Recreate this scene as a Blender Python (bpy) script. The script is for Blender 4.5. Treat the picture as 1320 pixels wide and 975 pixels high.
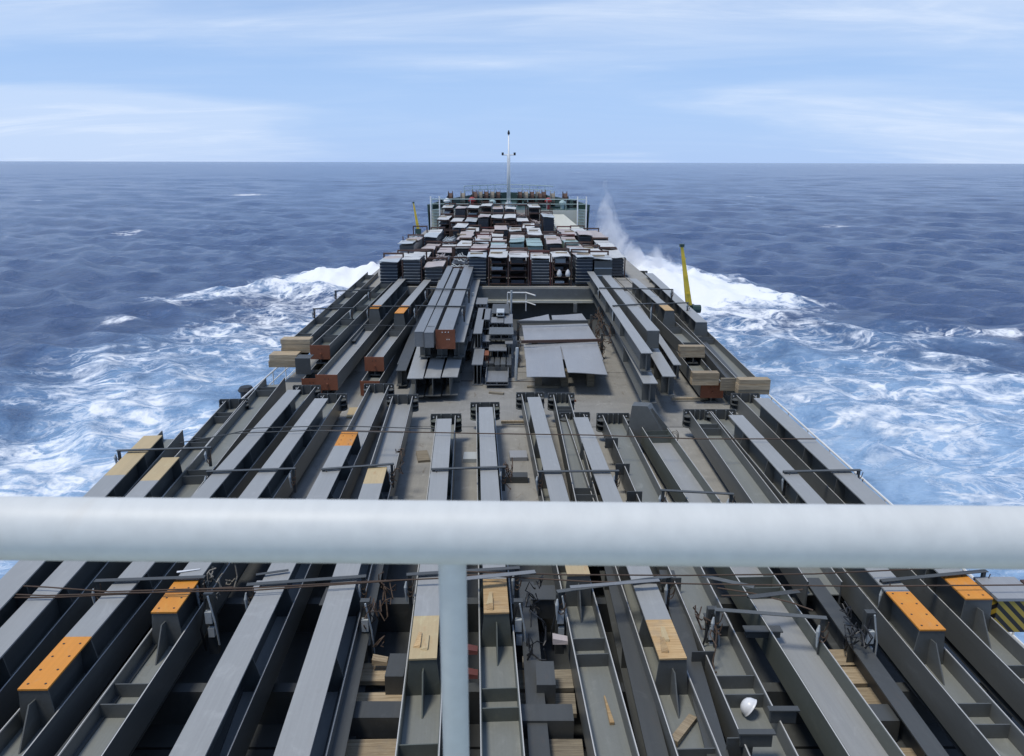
import bpy, math, random
import numpy as np
from mathutils import Vector, Matrix
random.seed(7)
R = math.radians
scene = bpy.context.scene
for o in list(bpy.data.objects):
    bpy.data.objects.remove(o)

# ------------------------------------------------------------------ camera
EYE = 13.0
FPX, W0, H0 = 992.0, 1320.0, 975.0
PITCH, YAW, ROLL = R(15.7), 0.00485, R(0.14)
CAMROT = Matrix.Rotation(-YAW, 3, 'Z') @ Matrix.Rotation(math.pi / 2 - PITCH, 3, 'X') @ Matrix.Rotation(ROLL, 3, 'Z')
cd = bpy.data.cameras.new('camera')
cam = bpy.data.objects.new('camera', cd)
scene.collection.objects.link(cam)
cam.matrix_world = Matrix.Translation((0, 0, EYE)) @ CAMROT.to_4x4()
cd.sensor_width = 36.0
cd.lens = 36.0 * FPX / W0
cd.clip_start, cd.clip_end = 0.05, 60000
cd.dof.use_dof = True
cd.dof.focus_distance = 28
cd.dof.aperture_fstop = 9.0
scene.camera = cam

# ------------------------------------------------------------------ light
SUN_EL, SUN_AZ = R(70), R(-118)          # azimuth measured from straight ahead, to the left
wd = bpy.data.worlds.new('World')
scene.world = wd
wd.use_nodes = True
nt = wd.node_tree
nt.nodes.clear()
def wn(t, **k):
    n = nt.nodes.new(t)
    for a, b in k.items():
        setattr(n, a, b)
    return n
wo = wn('ShaderNodeOutputWorld')
bg = wn('ShaderNodeBackground')
bg.inputs['Strength'].default_value = 0.1
sky = wn('ShaderNodeTexSky', sky_type='NISHITA')
sky.sun_disc = False
sky.sun_elevation = SUN_EL
sky.sun_rotation = SUN_AZ
sky.altitude = 10
sky.air_density = 1.0
sky.dust_density = 0.3
sky.ozone_density = 3.0
tc = wn('ShaderNodeTexCoord')
sep = wn('ShaderNodeSeparateXYZ')
nt.links.new(tc.outputs['Generated'], sep.inputs[0])
def wm(op, a, b=None, c=None, clamp=False):
    n = wn('ShaderNodeMath', operation=op)
    n.use_clamp = clamp
    for i, v in enumerate((a, b, c)):
        if v is None:
            continue
        if isinstance(v, (int, float)):
            n.inputs[i].default_value = v
        else:
            nt.links.new(v, n.inputs[i])
    return n.outputs[0]
zc_ = wm('MAXIMUM', sep.outputs['Z'], 0.0)
den = wm('ADD', zc_, 0.16)
cu = wm('DIVIDE', sep.outputs['X'], den)
cv = wm('DIVIDE', sep.outputs['Y'], den)
cmb = wn('ShaderNodeCombineXYZ')
nt.links.new(cu, cmb.inputs[0]); nt.links.new(cv, cmb.inputs[1])
CLX, CLY = 0.1, -11.0
def cloud(scale, rot, sx, sy, off, lo, hi, detail=7, rough=0.58):
    mp = wn('ShaderNodeMapping')
    mp.inputs['Rotation'].default_value = (0, 0, rot)
    mp.inputs['Scale'].default_value = (sx, sy, 1)
    mp.inputs['Location'].default_value = off
    nt.links.new(cmb.outputs[0], mp.inputs[0])
    nz = wn('ShaderNodeTexNoise')
    nz.inputs['Scale'].default_value = scale
    nz.inputs['Detail'].default_value = detail
    nz.inputs['Roughness'].default_value = rough
    nz.inputs['Distortion'].default_value = 0.6
    nt.links.new(mp.outputs[0], nz.inputs[0])
    mr = wn('ShaderNodeMapRange', interpolation_type='SMOOTHSTEP')
    mr.inputs['From Min'].default_value = lo
    mr.inputs['From Max'].default_value = hi
    nt.links.new(nz.outputs['Fac'], mr.inputs['Value'])
    return mr.outputs['Result']
c1 = cloud(0.42, R(14), 0.62, 1.2, (CLX, CLY, 0), 0.42, 0.60, 8, 0.52)
c2 = cloud(1.5, R(10), 0.5, 1.7, (5.1, 1.4, 0), 0.42, 0.80, 8, 0.62)
csum = wm('MULTIPLY', c1, wm('ADD', wm('MULTIPLY', c2, 0.55), 0.45), clamp=True)
csum = wm('ADD', csum, wm('MULTIPLY', c2, 0.08), clamp=True)
# a thin veil of haze near the horizon, the same all round
veil = wn('ShaderNodeMapRange', interpolation_type='SMOOTHSTEP')
veil.inputs['From Min'].default_value = 0.0
veil.inputs['From Max'].default_value = 0.30
veil.inputs['To Min'].default_value = 0.85
veil.inputs['To Max'].default_value = 0.2
nt.links.new(zc_, veil.inputs['Value'])
tint = wn('ShaderNodeMix', data_type='RGBA', blend_type='MULTIPLY')
tint.inputs['Factor'].default_value = 1.0
tint.inputs[7].default_value = (0.86, 1.04, 1.27, 1)
nt.links.new(sky.outputs[0], tint.inputs[6])
mixv = wn('ShaderNodeMix', data_type='RGBA')
nt.links.new(veil.outputs['Result'], mixv.inputs['Factor'])
nt.links.new(tint.outputs[2], mixv.inputs[6])
mixv.inputs[7].default_value = (4.3, 6.15, 9.9, 1)
mixc = wn('ShaderNodeMix', data_type='RGBA')
nt.links.new(csum, mixc.inputs['Factor'])
nt.links.new(mixv.outputs[2], mixc.inputs[6])
mixc.inputs[7].default_value = (7.4, 8.5, 10.3, 1)
nt.links.new(mixc.outputs[2], bg.inputs['Color'])
nt.links.new(bg.outputs[0], wo.inputs['Surface'])

sd = bpy.data.lights.new('sun', 'SUN')
sd.energy = 2.4
sd.angle = R(14)
sd.color = (1.0, 0.93, 0.82)
so = bpy.data.objects.new('sun', sd)
scene.collection.objects.link(so)
sv = Vector((math.sin(SUN_AZ) * math.cos(SUN_EL), math.cos(SUN_AZ) * math.cos(SUN_EL), math.sin(SUN_EL)))
so.rotation_euler = sv.to_track_quat('Z', 'Y').to_euler()
so.location = sv * 60

scene.view_settings.view_transform = 'Standard'
scene.view_settings.look = 'None'
scene.view_settings.exposure = 0.0
scene.view_settings.gamma = 1.0
scene.cycles.max_bounces = 6
scene.cycles.diffuse_bounces = 3
scene.cycles.glossy_bounces = 3
scene.cycles.transparent_max_bounces = 6
scene.cycles.volume_bounces = 4
scene.cycles.volume_step_rate = 1.5
scene.cycles.use_denoising = True

# ------------------------------------------------------------------ helpers
COL = scene.collection
def ray(px, py):
    v = CAMROT @ Vector(((px - W0 / 2) / FPX, -(py - H0 / 2) / FPX, -1.0))
    return v
def P(px, py, z):
    """world point at height z seen at a pixel of the photograph"""
    v = ray(px, py)
    t = (z - EYE) / v.z
    return Vector((v.x * t, v.y * t, z))
def F(py, z):
    return P(655, py, z).y
def PY(px, py, y):
    v = ray(px, py)
    t = y / v.y
    return Vector((v.x * t, y, EYE + v.z * t))

class MB:
    def __init__(self):
        self.v, self.f = [], []
    def poly(self, pts, faces):
        n = len(self.v)
        self.v += [tuple(p) for p in pts]
        self.f += [tuple(i + n for i in f) for f in faces]
        return self
    def box(self, x0, x1, y0, y1, z0, z1):
        return self.hexa([(x0, y0, z0), (x1, y0, z0), (x1, y1, z0), (x0, y1, z0),
                          (x0, y0, z1), (x1, y0, z1), (x1, y1, z1), (x0, y1, z1)])
    def hexa(self, p):
        return self.poly(p, [(0, 3, 2, 1), (4, 5, 6, 7), (0, 1, 5, 4), (1, 2, 6, 5), (2, 3, 7, 6), (3, 0, 4, 7)])
    def prism(self, prof, axis, a, b):
        """extrude a closed 2-d outline along an axis from a to b"""
        n = len(prof)
        def at(p, t):
            return {'x': (t, p[0], p[1]), 'y': (p[0], t, p[1]), 'z': (p[0], p[1], t)}[axis]
        pts = [at(p, a) for p in prof] + [at(p, b) for p in prof]
        fs = [tuple(range(n))[::-1], tuple(range(n, 2 * n))]
        fs += [(i, (i + 1) % n, n + (i + 1) % n, n + i) for i in range(n)]
        return self.poly(pts, fs)
    def tube(self, path, r, n=8, cap=True):
        path = [Vector(p) for p in path]
        rr = r if isinstance(r, (list, tuple)) else [r] * len(path)
        base = len(self.v)
        up = None
        for i, p in enumerate(path):
            d = (path[min(i + 1, len(path) - 1)] - path[max(i - 1, 0)]).normalized()
            if up is None:
                up = Vector((0, 0, 1)) if abs(d.z) < .9 else Vector((1, 0, 0))
            s = d.cross(up).normalized()
            u = s.cross(d).normalized()
            up = u
            for k in range(n):
                a = 2 * math.pi * k / n
                self.v.append(tuple(p + (s * math.cos(a) + u * math.sin(a)) * rr[i]))
        for i in range(len(path) - 1):
            for k in range(n):
                k2 = (k + 1) % n
                self.f.append((base + i * n + k, base + i * n + k2, base + (i + 1) * n + k2, base + (i + 1) * n + k))
        if cap:
            self.f.append(tuple(base + k for k in range(n))[::-1])
            e = base + (len(path) - 1) * n
            self.f.append(tuple(e + k for k in range(n)))
        return self
    def mesh(self, name, m, smooth=False):
        me = bpy.data.meshes.new(name)
        me.from_pydata(self.v, [], self.f)
        me.materials.append(m)
        if smooth:
            for p in me.polygons:
                p.use_smooth = True
        me.update()
        import bmesh
        bm = bmesh.new(); bm.from_mesh(me)
        bmesh.ops.recalc_face_normals(bm, faces=bm.faces)
        bm.to_mesh(me); bm.free()
        return me
def link(name, me, parent=None, loc=None, rot=None):
    o = bpy.data.objects.new(name, me)
    COL.objects.link(o)
    if parent:
        o.parent = parent
    if loc is not None:
        o.location = loc
    if rot is not None:
        o.rotation_euler = rot
    return o
def part(name, mb, m, parent=None, loc=None, rot=None, smooth=False):
    return link(name, mb.mesh(name, m, smooth), parent, loc, rot)
LABELS = {}
def tag(o, label, cat, group=None, kind=None):
    o['label'] = label; o['category'] = cat
    if group: o['group'] = group
    if kind: o['kind'] = kind
    return o
def thing(name, label, cat, loc=(0, 0, 0), rz=0, group=None):
    o = bpy.data.objects.new(name, None)
    o.empty_display_size = .2
    COL.objects.link(o)
    o.location = loc
    o.rotation_euler = (0, 0, rz)
    return tag(o, label, cat, group)
def box(x0, x1, y0, y1, z0, z1):
    return MB().box(x0, x1, y0, y1, z0, z1)

# ------------------------------------------------------------------ materials
MATS = {}
class NT:
    def __init__(self, name):
        self.m = bpy.data.materials.new(name)
        self.m.use_nodes = True
        self.t = self.m.node_tree
        self.b = self.t.nodes['Principled BSDF']
        self.out = self.t.nodes['Material Output']
    def n(self, typ, **k):
        x = self.t.nodes.new(typ)
        for a, b in k.items():
            if a.startswith('i_'):
                x.inputs[a[2:]].default_value = b
            else:
                setattr(x, a, b)
        return x
    def l(self, a, b):
        self.t.links.new(a, b)
    def math(self, op, a, b=None, clamp=False):
        x = self.n('ShaderNodeMath', operation=op)
        x.use_clamp = clamp
        for i, v in enumerate((a, b)):
            if v is None: continue
            if isinstance(v, (int, float)): x.inputs[i].default_value = v
            else: self.l(v, x.inputs[i])
        return x.outputs[0]
    def mix(self, f, a, b, blend='MIX'):
        x = self.n('ShaderNodeMix', data_type='RGBA', blend_type=blend)
        for i, v in ((0, f), (6, a), (7, b)):
            if isinstance(v, (int, float)): x.inputs[i].default_value = v
            elif isinstance(v, tuple): x.inputs[i].default_value = (*v, 1) if len(v) == 3 else v
            else: self.l(v, x.inputs[i])
        return x.outputs[2]
    def noise(self, vec, scale, detail=4, rough=.55, dist=0):
        x = self.n('ShaderNodeTexNoise')
        x.inputs['Scale'].default_value = scale
        x.inputs['Detail'].default_value = detail
        x.inputs['Roughness'].default_value = rough
        x.inputs['Distortion'].default_value = dist
        if vec is not None: self.l(vec, x.inputs['Vector'])
        return x.outputs['Fac']
    def ramp(self, v, lo, hi, a=0., b=1.):
        x = self.n('ShaderNodeMapRange', interpolation_type='SMOOTHSTEP')
        x.inputs['From Min'].default_value = lo; x.inputs['From Max'].default_value = hi
        x.inputs['To Min'].default_value = a; x.inputs['To Max'].default_value = b
        self.l(v, x.inputs['Value'])
        return x.outputs['Result']
    def mapped(self, src, scale=(1, 1, 1), rot=(0, 0, 0)):
        x = self.n('ShaderNodeMapping')
        x.inputs['Scale'].default_value = scale
        x.inputs['Rotation'].default_value = rot
        self.l(src, x.inputs[0])
        return x.outputs[0]
    def bump(self, h, strength=.3, dist=.01):
        x = self.n('ShaderNodeBump')
        x.inputs['Strength'].default_value = strength
        x.inputs['Distance'].default_value = dist
        self.l(h, x.inputs['Height'])
        self.l(x.outputs[0], self.b.inputs['Normal'])
    def obj(self):
        tc = self.n('ShaderNodeTexCoord')
        oi = self.n('ShaderNodeObjectInfo')
        v = self.n('ShaderNodeVectorMath', operation='MULTIPLY_ADD')
        self.l(oi.outputs['Location'], v.inputs[0])
        v.inputs[1].default_value = (.37, .23, .51)
        self.l(tc.outputs['Object'], v.inputs[2])
        self.rnd = oi.outputs['Random']
        return v.outputs[0]

def paint(name, c, rough=.45, var=.18, stain=(.16, .13, .1), stain_amt=.25, grain=.15, spec=.5, metallic=0., stretch=(3, .35, 3), bump=.15, wear=0):
    t = NT(name)
    v = t.obj()
    big = t.noise(t.mapped(v, stretch), 1.2, 5, .6, .4)
    fine = t.noise(v, 26, 4, .6)
    k = t.math('ADD', t.math('MULTIPLY', big, var * 2), 1 - var)
    k = t.math('ADD', k, t.math('MULTIPLY', t.math('SUBTRACT', fine, .5), grain))
    k = t.math('ADD', k, t.math('MULTIPLY', t.math('SUBTRACT', t.rnd, .5), var * .9))
    kc = t.n('ShaderNodeCombineColor'); 
    for i in range(3): t.l(k, kc.inputs[i])
    col = t.mix(1.0, c, kc.outputs[0], 'MULTIPLY')
    st = t.noise(t.mapped(v, (2, .6, 2)), 2.3, 8, .68, .8)
    col = t.mix(t.ramp(st, .56, .76, 0, stain_amt), col, stain)
    if wear:
        sc_ = t.noise(t.mapped(v, (22, .5, 22)), 1.6, 4, .6)
        sp_ = t.noise(v, 7.5, 6, .72)
        sa_ = t.noise(t.mapped(v, (1.2, .8, 1.2)), 1.7, 7, .7, 1.2)
        k2 = t.math('ADD', t.math('MULTIPLY', sc_, .24), .88)
        kc2 = t.n('ShaderNodeCombineColor')
        for i in range(3): t.l(k2, kc2.inputs[i])
        col = t.mix(1.0, col, kc2.outputs[0], 'MULTIPLY')
        col = t.mix(t.ramp(sa_, .54, .74, 0, .38 * wear), col, tuple(min(.62, x * 1.5 + .05) for x in c))
        col = t.mix(t.ramp(sp_, .66, .74, 0, .6 * wear), col, (.13, .06, .03))
    t.l(col, t.b.inputs['Base Color'])
    t.l(t.math('ADD', t.math('MULTIPLY', big, .3), rough - .15), t.b.inputs['Roughness'])
    t.b.inputs['Specular IOR Level'].default_value = spec
    t.b.inputs['Metallic'].default_value = metallic
    if bump: t.bump(t.math('ADD', t.math('MULTIPLY', fine, .3), big), bump, .006)
    MATS[name] = t.m
    return t.m

steel = paint('steel_paint', (.106, .113, .110), .42, .14, (.13, .115, .095), .22, wear=0.8)
steel_green = paint('steel_paint_green', (.108, .120, .104), .45, .14, (.22, .21, .15), .35, wear=0.8)
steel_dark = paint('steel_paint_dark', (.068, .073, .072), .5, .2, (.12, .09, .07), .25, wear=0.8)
steel_floor = paint('lit_floor_paint', (.20, .21, .19), .5, .16, (.26, .25, .19), .4, wear=1)  # up-facing floors get a paler copy of steel, lit look put in the colour
lit_strip_m = paint('lit_flange_paint', (.30, .308, .300), .42, .09, (.24, .225, .2), .3, .1, wear=0.7)  # settled dust, plus the lit look of upper faces put in the colour
edge_m = paint('worn_edge_metal', (.5, .5, .48), .5, .2, (.2, .17, .13), .4)
steel_pale = paint('steel_paint_pale', (.30, .312, .322), .42, .12, (.2, .19, .17), .2, wear=0.9)
orange = paint('orange_primer', (.62, .25, .035), .6, .12, (.40, .31, .2), .6, wear=0.8)
tanp = paint('tan_primer', (.46, .36, .20), .6, .15, (.35, .14, .05), .55, wear=1)
rust = paint('rust_primer', (.21, .072, .034), .75, .25, (.08, .035, .025), .6, wear=0.5)
brown = paint('brown_angle_iron', (.095, .055, .042), .7, .3, (.05, .035, .03), .5)
redbrown = paint('red_angle_iron', (.13, .042, .036), .7, .25, (.07, .04, .03), .5)
white = paint('white_enamel', (.78, .80, .79), .32, .05, (.55, .53, .48), .10, .04)
cream = paint('cream_bulkhead', (.62, .62, .52), .5, .1, (.42, .36, .25), .35, wear=1)
greyp = paint('grey_hatch_paint', (.15, .165, .168), .5, .15, (.2, .18, .14), .3, wear=1)
deckp = paint('deck_paint', (.29, .285, .26), .7, .28, (.13, .10, .07), .75, .2, .3, 0, (.5, 1.2, .5), wear=1.2)
hullp = paint('hull_paint', (.05, .07, .09), .4, .2, (.1, .06, .04), .3)
greend = paint('dark_green_paint', (.025, .06, .05), .45, .25, (.08, .06, .04), .3)
palegreen = paint('pale_green_enamel', (.40, .52, .50), .4, .1, (.3, .3, .25), .25)
yellow = paint('yellow_enamel', (.78, .56, .05), .45, .1, (.25, .16, .05), .4)
black = paint('black_paint', (.02, .022, .025), .5, .3)
red = paint('red_enamel', (.30, .03, .03), .5, .2)
blueb = paint('dark_blue_sheet', (.03, .042, .062), .4, .3, (.06, .06, .06), .3, .2)
darksheet = paint('dark_sheet', (.05, .056, .066), .45, .35, (.1, .08, .07), .4, wear=0.6)
galv = paint('galvanised_sheet', (.56, .57, .55), .5, .22, (.24, .19, .16), .5, .12, .5, 0, (1.5, 1.5, 1.5), wear=1)
galvb = paint('galvanised_sheet_cool', (.46, .50, .51), .4, .16, (.25, .25, .25), .35, .12, .5, 0, (1.5, 1.5, 1.5), wear=1)
pinks = paint('primed_pink_sheet', (.44, .385, .36), .5, .2, (.2, .13, .1), .55, .15, wear=1)
greens = paint('pale_green_sheet', (.28, .40, .38), .4, .15, (.3, .25, .2), .35, wear=0.6)
wire = paint('rusty_wire', (.09, .062, .045), .7, .3, (.04, .03, .03), .5, .2, .3)
rope = paint('dull_rope', (.26, .24, .2), .8, .2)
rail_m = paint('handrail_enamel', (.655, .67, .635), .5, .012, (.42, .33, .22), .16, .03, wear=0.14, stretch=(1, 3, 3))
bridge_m = paint('bridge_deck_paint', (.42, .47, .42), .6, .1, (.3, .26, .2), .3)
steel_mid = paint('steel_paint_mid', (.19, .2, .205), .42, .12, (.15, .13, .1), .25, wear=0.8)
hat_m = paint('white_shell', (.75, .76, .76), .3, .05, (.6, .6, .58), .1)

def timber(name, c, dark):
    t = NT(name)
    v = t.obj()
    g = t.noise(t.mapped(v, (1.0, 22, 22)), 1.6, 5, .65, 1.2)
    b = t.noise(v, 3.0, 4, .6)
    col = t.mix(t.ramp(g, .3, .7), dark, c)
    col = t.mix(t.ramp(b, .5, .75, 0, .5), col, (.20, .18, .15))
    k = t.math('ADD', t.math('MULTIPLY', t.rnd, .5), .75)
    kc = t.n('ShaderNodeCombineColor')
    for i in range(3): t.l(k, kc.inputs[i])
    col = t.mix(1.0, col, kc.outputs[0], 'MULTIPLY')
    t.l(col, t.b.inputs['Base Color'])
    t.b.inputs['Roughness'].default_value = .8
    t.bump(g, .5, .01)
    return t.m
wood = timber('sawn_timber', (.44, .36, .24), (.24, .18, .11))
woodgrey = timber('weathered_timber', (.27, .235, .17), (.13, .11, .08))
woodwarm = timber('fresh_timber', (.52, .37, .19), (.34, .21, .09))

# ------------------------------------------------------------------ sea
SEA_SCALE = 1.0
def poly_mask(X, Y, pts, soft):
    """signed softness of points inside a polygon (positive inside)"""
    pts = np.array(pts, float)
    d = np.full(X.shape, 1e9)
    inside = np.zeros(X.shape, bool)
    n = len(pts)
    for i in range(n):
        x0, y0 = pts[i]; x1, y1 = pts[(i + 1) % n]
        ex, ey = x1 - x0, y1 - y0
        t = np.clip(((X - x0) * ex + (Y - y0) * ey) / (ex * ex + ey * ey + 1e-9), 0, 1)
        d = np.minimum(d, np.hypot(X - x0 - t * ex, Y - y0 - t * ey))
        c = ((y0 > Y) != (y1 > Y)) & (X < (x1 - x0) * (Y - y0) / (y1 - y0 + 1e-12) + x0)
        inside ^= c
    s = np.where(inside, d, -d)
    return np.clip(s / soft * .5 + .5, 0, 1)

def build_sea():
    rr = 14.0 * np.exp(np.arange(0, 880) * 0.0080)
    rr = rr[rr < 14500]
    rr = np.concatenate([[0.5, 5, 10], rr, [16000.]])
    af = np.radians(np.arange(-48, 48.01, 0.16))
    ab = np.radians(np.concatenate([np.arange(-180, -48, 2.0)]))
    ac = np.radians(np.arange(50, 180, 2.0))
    ang = np.concatenate([ab, af, ac])
    nr, na = len(rr), len(ang)
    Rg, Ag = np.meshgrid(rr, ang, indexing='ij')
    X = Rg * np.sin(Ag); Y = Rg * np.cos(Ag)
    rng = np.random.default_rng(11)
    Z = np.zeros_like(X); DX = np.zeros_like(X); DY = np.zeros_like(X)
    space = np.maximum(Rg * 0.008, Rg * np.where(np.abs(Ag) < R(49), .0028, .035))
    wdir = R(205)                                    # wind sea runs towards the ship from ahead-right
    for i in range(76):
        lam = 2.2 * (38 / 2.2) ** (i / 75.) * rng.uniform(.9, 1.1)
        k = 2 * math.pi / lam
        th = wdir + rng.normal(0, .55)
        amp = 0.0060 * lam ** 0.92 * rng.uniform(.6, 1.3)
        amp *= .50 if lam > 18 else (.66 if lam > 9 else 1.85)
        ph = rng.uniform(0, 6.28)
        kx, ky = k * math.sin(th), k * math.cos(th)
        att = np.clip((lam / space - 2.2) / 2.5, 0, 1)
        arg = kx * X + ky * Y + ph
        c, s = np.cos(arg), np.sin(arg)
        Z += amp * att * c
        DX -= 0.8 * amp * att * s * kx / k
        DY -= 0.8 * amp * att * s * ky / k
    # ---- foam: where the hull throws the water aside
    L_white = [(-5, 93), (-9.5, 95), (-14, 95), (-19, 91), (-24, 86.5), (-29, 80), (-33, 75.5), (-28, 76.5), (-21, 78), (-16, 77), (-9, 74), (-7, 84)]
    R_white = [(4, 94), (9, 99), (15, 101), (20, 96), (23.5, 88), (27.5, 80), (29, 74), (27, 68), (24, 70), (20, 68), (15, 62), (9, 56), (7, 82)]
    warp = 2.2 * np.sin(X * .31 + 1.3 * np.sin(Y * .23)) + 1.6 * np.sin(Y * .42 + X * .17) + .8 * np.sin(X * .9 - Y * .7) + .6 * np.sin(Y * 1.3 + X * 1.1)
    Xw, Yw = X + .5 * warp, Y + .45 * warp[::, ::] * np.cos(X * .2)
    m = np.maximum(poly_mask(Xw, Yw, L_white, 5.0), poly_mask(Xw, Yw, R_white, 5.2))
    hard = m.copy()
    L_band = [(-7, 76), (-16, 73), (-24, 71), (-28, 66), (-31, 52), (-30, 36), (-29, 10), (-26, -40), (-7, -40)]
    R_band = [(7, 76), (15, 73), (22, 69), (28, 62), (35, 55), (38, 46), (40, 30), (42, 10), (40, -40), (7, -40)]
    bl = poly_mask(Xw, Yw, L_band, 8); br = poly_mask(Xw, Yw, R_band, 8)
    lump = .5 + .25 * np.sin(X * .33 + Y * .19 + 1.) + .25 * np.sin(Y * .38 - X * .21 + 2.4)
    dens = np.clip((80 - Y) / 45, 0, 1)
    hullside = np.clip((20 - np.abs(X)) / 8, 0, 1) * np.clip((86 - Y) / 8, 0, 1) * .86
    band = np.maximum(bl * (.34 + .40 * dens), br * (.42 + .30 * dens)) * (.72 + .4 * lump)
    # two dark swells between the bow wave and the wake
    ax_ = np.abs(Xw)
    lee = np.clip(1 - (ax_ - np.where(X > 0, 13, 11)) / 9, 0, 1) * np.clip((52 - Y) / 14, 0, 1)
    band = band * (1 - .62 * lee)
    hullside = np.maximum(hullside, np.clip((31 - np.abs(Xw)) / 9, 0, 1) * np.clip((84 - Y) / 7, 0, 1) * np.clip((Y - 48) / 10, 0, 1) * .64)
    band = np.maximum(band * .9, hullside * np.clip((Y - 44) / 8, 0, 1))
    foam = np.clip(np.maximum(m * 1.16, band), 0, 1.35)
    airy = np.clip(np.maximum(hard * .8, np.maximum(bl, br) * (.25 + .6 * dens)), 0, 1)
    # scattered whitecaps
    for (px, py, a, b, g) in ((319, 250, 7.5, 6, .9), (45, 257, 2.5, 3, .7), (150, 408, 2.4, 2.0, .62), (165, 296, 4, 4, .6), (1205, 428, 3, 1.6, .6), (1290, 427, 2.6, 1.4, .75),
                           (1035, 388, 2.2, 1.6, .7), (1075, 292, 5, 4, .5), (745, 222, 14, 30, .5), (560, 262, 4, 5, .4), (970, 252, 5, 6, .45), (1180, 245, 6, 7, .4)):
        p = P(px, py, .4)
        foam = np.maximum(foam, g * np.exp(-((X - p.x) / a) ** 2 - ((Y - p.y) / b) ** 2))
    # raised bow wave
    ridge = np.maximum(poly_mask(X, Y, L_white, 9), poly_mask(X, Y, R_white, 9))
    rough = .5 * np.sin(X * 1.7 + Y * .9) * np.sin(Y * 1.3 - X * .6) + .35 * np.sin(X * 3.1 + 2 * np.sin(Y * 1.9)) * np.sin(Y * 2.7 + X)
    near = np.clip((Y - 58) / 30, 0, 1)
    Z += np.clip(ridge - .3, 0, 1) * near * (3.2 + 1.1 * rough * (Rg < 160))
    hullclear = np.clip((np.abs(X) - 5) / 6, 0, 1)
    inhull = (np.abs(X) < 8.3) & (Y > -16) & (Y < 76)
    Z = np.where(inhull, np.minimum(Z, .3), Z)
    fade = np.clip((9000 - Rg) / 6000, 0, 1)
    Z *= fade
    V = np.stack([X + DX, Y + DY, Z], -1).reshape(-1, 3).astype(np.float32)
    idx = np.arange(nr * na).reshape(nr, na)
    nxt = np.roll(idx, -1, axis=1)
    q = np.stack([idx[:-1], idx[1:], nxt[1:], nxt[:-1]], -1).reshape(-1, 4)
    me = bpy.data.meshes.new('sea')
    me.vertices.add(len(V)); me.vertices.foreach_set('co', V.ravel())
    me.loops.add(q.size); me.loops.foreach_set('vertex_index', q.ravel().astype(np.int32))
    me.polygons.add(len(q))
    me.polygons.foreach_set('loop_start', np.arange(0, q.size, 4, dtype=np.int32))
    me.polygons.foreach_set('loop_total', np.full(len(q), 4, np.int32))
    me.polygons.foreach_set('use_smooth', np.ones(len(q), bool))
    for nm, a in (('foam', foam), ('airy', airy)):
        at = me.attributes.new(nm, 'FLOAT', 'POINT')
        at.data.foreach_set('value', a.ravel().astype(np.float32))
    me.update(calc_edges=True); me.validate()
    # ---- material
    t = NT('sea_water')
    geo = t.n('ShaderNodeNewGeometry')
    pos = geo.outputs['Position']
    fo = t.n('ShaderNodeAttribute', attribute_name='foam').outputs['Fac']
    ai = t.n('ShaderNodeAttribute', attribute_name='airy').outputs['Fac']
    flat = t.mapped(pos, (1, 1, 0))
    wn1 = t.n('ShaderNodeTexNoise'); wn1.inputs['Scale'].default_value = .35; wn1.inputs['Detail'].default_value = 5
    t.l(flat, wn1.inputs['Vector'])
    wv = t.n('ShaderNodeVectorMath', operation='MULTIPLY_ADD')
    t.l(wn1.outputs['Color'], wv.inputs[0]); wv.inputs[1].default_value = (3.2, 3.2, 0); t.l(flat, wv.inputs[2])
    def vor(scale, vec):
        x = t.n('ShaderNodeTexVoronoi', feature='DISTANCE_TO_EDGE')
        x.inputs['Scale'].default_value = scale
        t.l(vec, x.inputs['Vector'])
        return x.outputs['Distance']
    def ridge(vec, scale, detail, rough, dist):
        q = t.noise(vec, scale, detail, rough, dist)
        return t.math('SUBTRACT', 1.0, t.math('ABSOLUTE', t.math('SUBTRACT', t.math('MULTIPLY', q, 2.0), 1.0)))
    v1 = ridge(t.mapped(wv.outputs[0], (.8, 1.15, 1)), .20, 4, .55, 1.1)
    v2 = ridge(t.mapped(flat, (.75, 1.2, 1)), .55, 5, .6, 1.4)
    n1 = t.noise(flat, .22, 8, .62, .8)
    n2 = t.noise(flat, .55, 10, .74, .25)
    # filaments get wider where there is more foam
    th = t.math('SUBTRACT', .955, t.math('MULTIPLY', fo, .13))
    def line(v, w):
        return t.math('DIVIDE', t.math('SUBTRACT', v, th), w, True)
    fil1 = line(v1, .09); fil2 = line(v2, .13)
    gate = t.ramp(t.math('ADD', fo, t.math('MULTIPLY', t.math('SUBTRACT', n1, .5), 1.3)), .26, .52)
    fil = t.math('MULTIPLY', t.math('MAXIMUM', fil1, t.math('MULTIPLY', fil2, .8)), gate)
    fil = t.math('MULTIPLY', fil, t.ramp(n2, .34, .6, .12, 1.15))
    patch = t.ramp(t.math('ADD', t.math('MULTIPLY', fo, 1.25), t.math('ADD', t.math('MULTIPLY', t.math('SUBTRACT', n2, .5), 1.5), t.math('MULTIPLY', t.math('SUBTRACT', n1, .5), .9))), .83, 1.10)
    foamf = t.math('MAXIMUM', t.math('MULTIPLY', fil, .9), patch, True)
    foamf = t.math('MULTIPLY', foamf, t.ramp(fo, .05, .25))
    deep = t.mix(t.ramp(n1, .3, .7), (.066, .114, .228), (.086, .142, .275))
    air = t.mix(t.math('MULTIPLY', t.ramp(t.math('ADD', ai, t.math('MULTIPLY', t.math('SUBTRACT', n1, .5), .9)), .12, .85), .92), deep, (.18, .34, .57))
    milk = t.math('MULTIPLY', t.ramp(t.math('ADD', t.math('MULTIPLY', ai, 1.1), t.math('MULTIPLY', t.math('SUBTRACT', n2, .5), 1.6)), .48, 1.2), .52)
    air = t.mix(milk, air, (.50, .67, .84))
    col = t.mix(foamf, air, (.87, .90, .92))
    t.l(col, t.b.inputs['Base Color'])
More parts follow.
